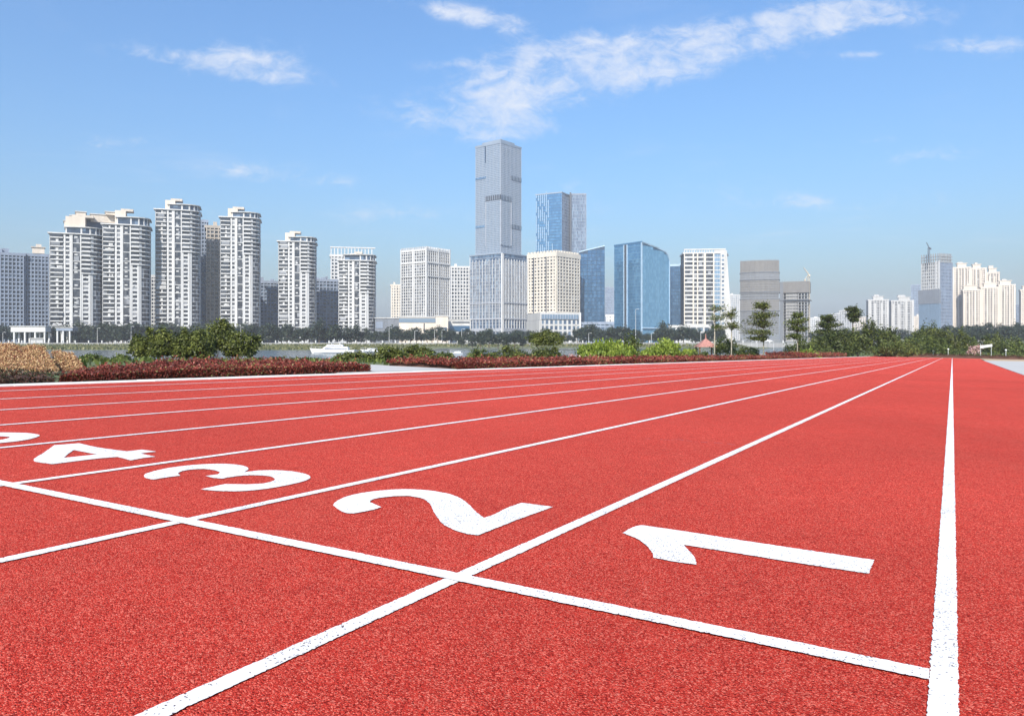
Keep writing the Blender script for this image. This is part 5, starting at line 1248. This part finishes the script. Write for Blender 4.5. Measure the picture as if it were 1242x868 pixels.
g = np.random.default_rng(5); n = 34000; X = g.uniform(-400, 140, n); Y = g.uniform(356, 477, n); kk = (X > -60) & (Y < 452); X, Y = X[~kk], Y[~kk]; n = len(X)
C = np.stack([X, Y, .35 + 1.1 * smooth(440, 476, Y) + g.random(n) * .5], 1)
tag(link('marsh_grass', leaf_mesh('marsh_grass', C, 1.5, .1, .5, 5, None, None, .6), MT['l_marsh']), 'olive marsh grass below the far river wall', 'grass', kind='stuff')
g = np.random.default_rng(6); n = 42000; X = g.uniform(-60, 130, n); Y = g.uniform(17, 150, n); u, v = to_uv(X, Y); ok = ((u > 14.2) | (v > 137)) & (np.abs(X / Y) < .75); X, Y = X[ok], Y[ok]
C = np.stack([X, Y, ground_z(X, Y) + .08], 1)
tag(link('verge_grass', leaf_mesh('verge_grass', C, .3, .2, .35, 6, None, None, .6), MT['l_mid']), 'rough green grass on the slope towards the river', 'grass', kind='stuff')

# ------------------------------------------------------------------ boats
def yacht(label, px0, px1, yw, H, seed, small=False):
    Y = EYE * F / (yw - HY); X0, X1 = gx(px0, Y), gx(px1, Y); Lb = X1 - X0; t = thing('motor_yacht' if not small else 'motor_boat', label, 'boat', ((X0 + X1) / 2, Y, 0)); m = MB(); ns = 14; rings = []
    for k in range(ns + 1):
        f = k / ns; hb = Lb * .12 * min(1, (f * 2.6) ** .75) * (1 - .12 * max(0, f - .7)); sh = H * (1.0 + .55 * (1 - f) ** 2); x = X0 + Lb * f; rake = H * .9 * (1 - f) ** 3
        rings.append(len(m.v)); m.v += [(x + rake * 1.2, Y, -.6), (x + rake * .9, Y - hb * .75, -.25), (x, Y - hb, sh), (x, Y + hb, sh), (x + rake * .9, Y + hb * .75, -.25)]
    for a, b in zip(rings, rings[1:]):
        for q in range(5): m.f.append((a + q, a + (q + 1) % 5, b + (q + 1) % 5, b + q)); m.r.append(.5)
    m.f.append(tuple(rings[-1] + q for q in range(5))); m.f.append(tuple(rings[0] + q for q in range(4, -1, -1))); m.r += [.5, .5]; m.build('hull', MT['hull'], t)
    def cab(f0, f1, z0, z1, w, sl, nm, mt='hull', par=None):
        c = MB(); a, b = X0 + Lb * f0, X0 + Lb * f1; W = Lb * w; c.hexa([(a, Y - W, z0), (b, Y - W, z0), (b, Y + W, z0), (a, Y + W, z0), (a + sl, Y - W * .85, z1), (b - sl * .3, Y - W * .85, z1), (b - sl * .3, Y + W * .85, z1), (a + sl, Y + W * .85, z1)]); return c.build(nm, MT[mt], par or t)
    d = H * 1.05
    cb = cab(.28, .86, d, d + H * .85, .10, H * .8, 'cabin'); cab(.34, .84, d + H * .25, d + H * .6, .1035, H * .5, 'cabin_window', 'g_slate', cb)
    if not small:
        fb = cab(.36, .74, d + H * .85, d + H * 1.5, .085, H * .6, 'flybridge'); cab(.40, .72, d + H * 1.0, d + H * 1.28, .0875, H * .3, 'bridge_window', 'g_slate', fb); cab(.42, .74, d + H * 2.05, d + H * 2.15, .08, .1, 'bridge_roof')
        for f in (.52, .70):
            c = MB(); x = X0 + Lb * f; c.tube([(x - .5, Y - .8, d + H * 1.5), (x + .2, Y - .3, d + H * 2.6), (x + .4, Y, d + H * 3.2)], [.16, .12, .07], 5); c.tube([(x - .5, Y + .8, d + H * 1.5), (x + .2, Y + .3, d + H * 2.6)], [.16, .12], 5); c.box((x - .2, Y - .9, d + H * 2.55), (x + .9, Y + .9, d + H * 2.7)); c.build('radar_mast', MT['hull'], t)
    c = MB(); c.tube([(X0 + Lb * f, Y - Lb * .11 * min(1, (f * 2.6) ** .75), H * (1.0 + .55 * (1 - f) ** 2) + .7) for f in (.02, .1, .2, .35, .6, .95)], .05, 4)
    for f in (.04, .14, .25, .4, .55, .7, .85): x = X0 + Lb * f; yy = Y - Lb * .11 * min(1, (f * 2.6) ** .75); z = H * (1.0 + .55 * (1 - f) ** 2); c.tube([(x, yy, z - .1), (x, yy, z + .7)], .04, 4)
    c.build('rail', MT['metal'], t)
    c = MB(); c.box((X0 + Lb * .12, Y - Lb * .124, .15), (X0 + Lb * .98, Y - Lb * .10, .42)); c.build('boot_stripe', MT['hullgrey'], t)
yacht('white motor yacht with two radar masts moored on the river', 375.5, 431, 428.5, 1.25, 1)
yacht('low white motor boat moored astern of the two-masted yacht', 437, 465, 427, .75, 2, True)
yacht('small white boat out on the open water before the glass podium', 546, 561, 430, .55, 3, True)

# ------------------------------------------------------------------ small things at the right
def hut():
    Y = 88; X = gx(856, Y); zg = float(ground_z(X, Y)); ze = gz(417, Y); zt = gz(410, Y); w = (gx(868, Y) - gx(844, Y)) / 2; t = thing('garden_hut', 'open garden hut with a faded red pyramid roof among the shrubs', 'hut', (X, Y, zg)); m = MB()
    c = [(X - w, Y - w, ze - .35), (X + w, Y - w, ze - .35), (X + w, Y + w, ze - .35), (X - w, Y + w, ze - .35)]
    for k in range(4): a, b = c[k], c[(k + 1) % 4]; mid = lambda p: (X + (p[0] - X) * .4, Y + (p[1] - Y) * .4, ze + .25); m.face([a, b, mid(b), mid(a)]); m.face([mid(a), mid(b), (X, Y, zt)])
    m.face(c[::-1]); rf = m.build('roof', MT['redroof'], t); m = MB(); m.tube([(X, Y, zt - .05), (X, Y, zt + .5)], [.08, .03], 6); m.build('finial', MT['redroof'], rf)
    for sx in (-.8, .8):
        for sy in (-.8, .8): m = MB(); m.tube([(X + w * sx, Y + w * sy, zg - .1), (X + w * sx, Y + w * sy, ze - .36)], .09, 6); m.build('post', MT['timber'], t)
    m = MB(); m.box((X - w * .8, Y - w * .85, zg + .3), (X + w * .8, Y - w * .75, zg + .9)); m.build('rail_panel', MT['timber'], t)
hut()
def tent():
    Y = 240; X = gx(925, Y); zb = gz(414, Y); zt = gz(409, Y); w = 2.6; t = thing('canopy_tent', 'white pointed canopy tent beyond the tallest young tiered tree', 'tent', (X, Y, 0)); m = MB(); c = [(X - w, Y - w, zb), (X + w, Y - w, zb), (X + w, Y + w, zb), (X - w, Y + w, zb)]
    for k in range(4): m.face([c[k], c[(k + 1) % 4], (X, Y, zt)])
    m.build('canopy', MT['canvas'], t)
    for x, y, z in c: m = MB(); m.tube([(x, y, -.5), (x, y, z)], .06, 5); m.build('leg', MT['metal'], t)
    j = MB(); j.box((X - 6, Y - 5, -.5), (X + 16, Y + 5, .55)); tag(j.build('jetty', MT['grey']), 'grey floating jetty carrying the canopy tent', 'jetty')
tent()
def banner():
    Y = 124; xa, xb = gx(1189, Y), gx(1203.5, Y); z0, z1 = gz(421, Y), gz(417.2, Y); zg = float(ground_z((xa + xb) / 2, Y)); t = thing('banner_frame', 'blank white banner on posts at the end of the sand strip', 'banner', ((xa + xb) / 2, Y, zg))
    m = MB(); m.hexa([(xa, Y, z0 - .2), (xb, Y, z0 + .1), (xb, Y + .06, z0 + .1), (xa, Y + .06, z0 - .2), (xa, Y, z1 - .25), (xb, Y, z1), (xb, Y + .06, z1), (xa, Y + .06, z1 - .25)]); m.build('banner_sheet', MT['canvas'], t)
    for x in (xa + .1, xb - .1): m = MB(); m.tube([(x, Y + .1, zg - .1), (x, Y + .1, z1 + .05)], .04, 6); m.build('post', MT['metal'], t)
banner()
def garden_lamp(px, py, Y, lb):
    X = gx(px, Y); zg = float(ground_z(X, Y)); z = gz(py, Y); t = thing('garden_lamp', lb, 'lamp', (X, Y, zg), 'garden lamps past the track end'); m = MB(); m.tube([(X, Y, zg - .05), (X, Y, z - .12)], .05, 6); m.build('post', MT['metal'], t)
    m = MB(); m.tube([(X, Y, z - .14), (X, Y, z - .06), (X, Y, z + .06), (X, Y, z + .14)], [.07, .17, .17, .06], 8); m.build('globe', MT['hull'], t, True)
for px, py, lb in ((1132, 426, 'white globe garden lamp nearest the dome-shaped tree'), (1137, 430.5, 'low white globe garden lamp at the head of lane one'), (1150, 423.5, 'white globe garden lamp before the dark narrow tree'), (1220, 424.5, 'white globe garden lamp before the light rounded tree')): garden_lamp(px, py, 126, lb)

# ------------------------------------------------------------------ air over the river and the city
m = MB(); m.box((-3600, -500, -3.2), (3600, 4200, 212)); hz = m.build('haze', None)
hm = bpy.data.materials.new('haze_air'); hm.use_nodes = True; nt = hm.node_tree; nt.nodes.clear(); out = mk(nt, 'ShaderNodeOutputMaterial'); pv = mk(nt, 'ShaderNodeVolumePrincipled')
pv.inputs['Color'].default_value = (.95, .965, 1.0, 1); pv.inputs['Density'].default_value = .00022; pv.inputs['Anisotropy'].default_value = .1
nt.links.new(pv.outputs[0], out.inputs['Volume']); hz.data.materials.append(hm); tag(hz, 'thin bluish haze in the air over river and city', 'haze', kind='stuff')
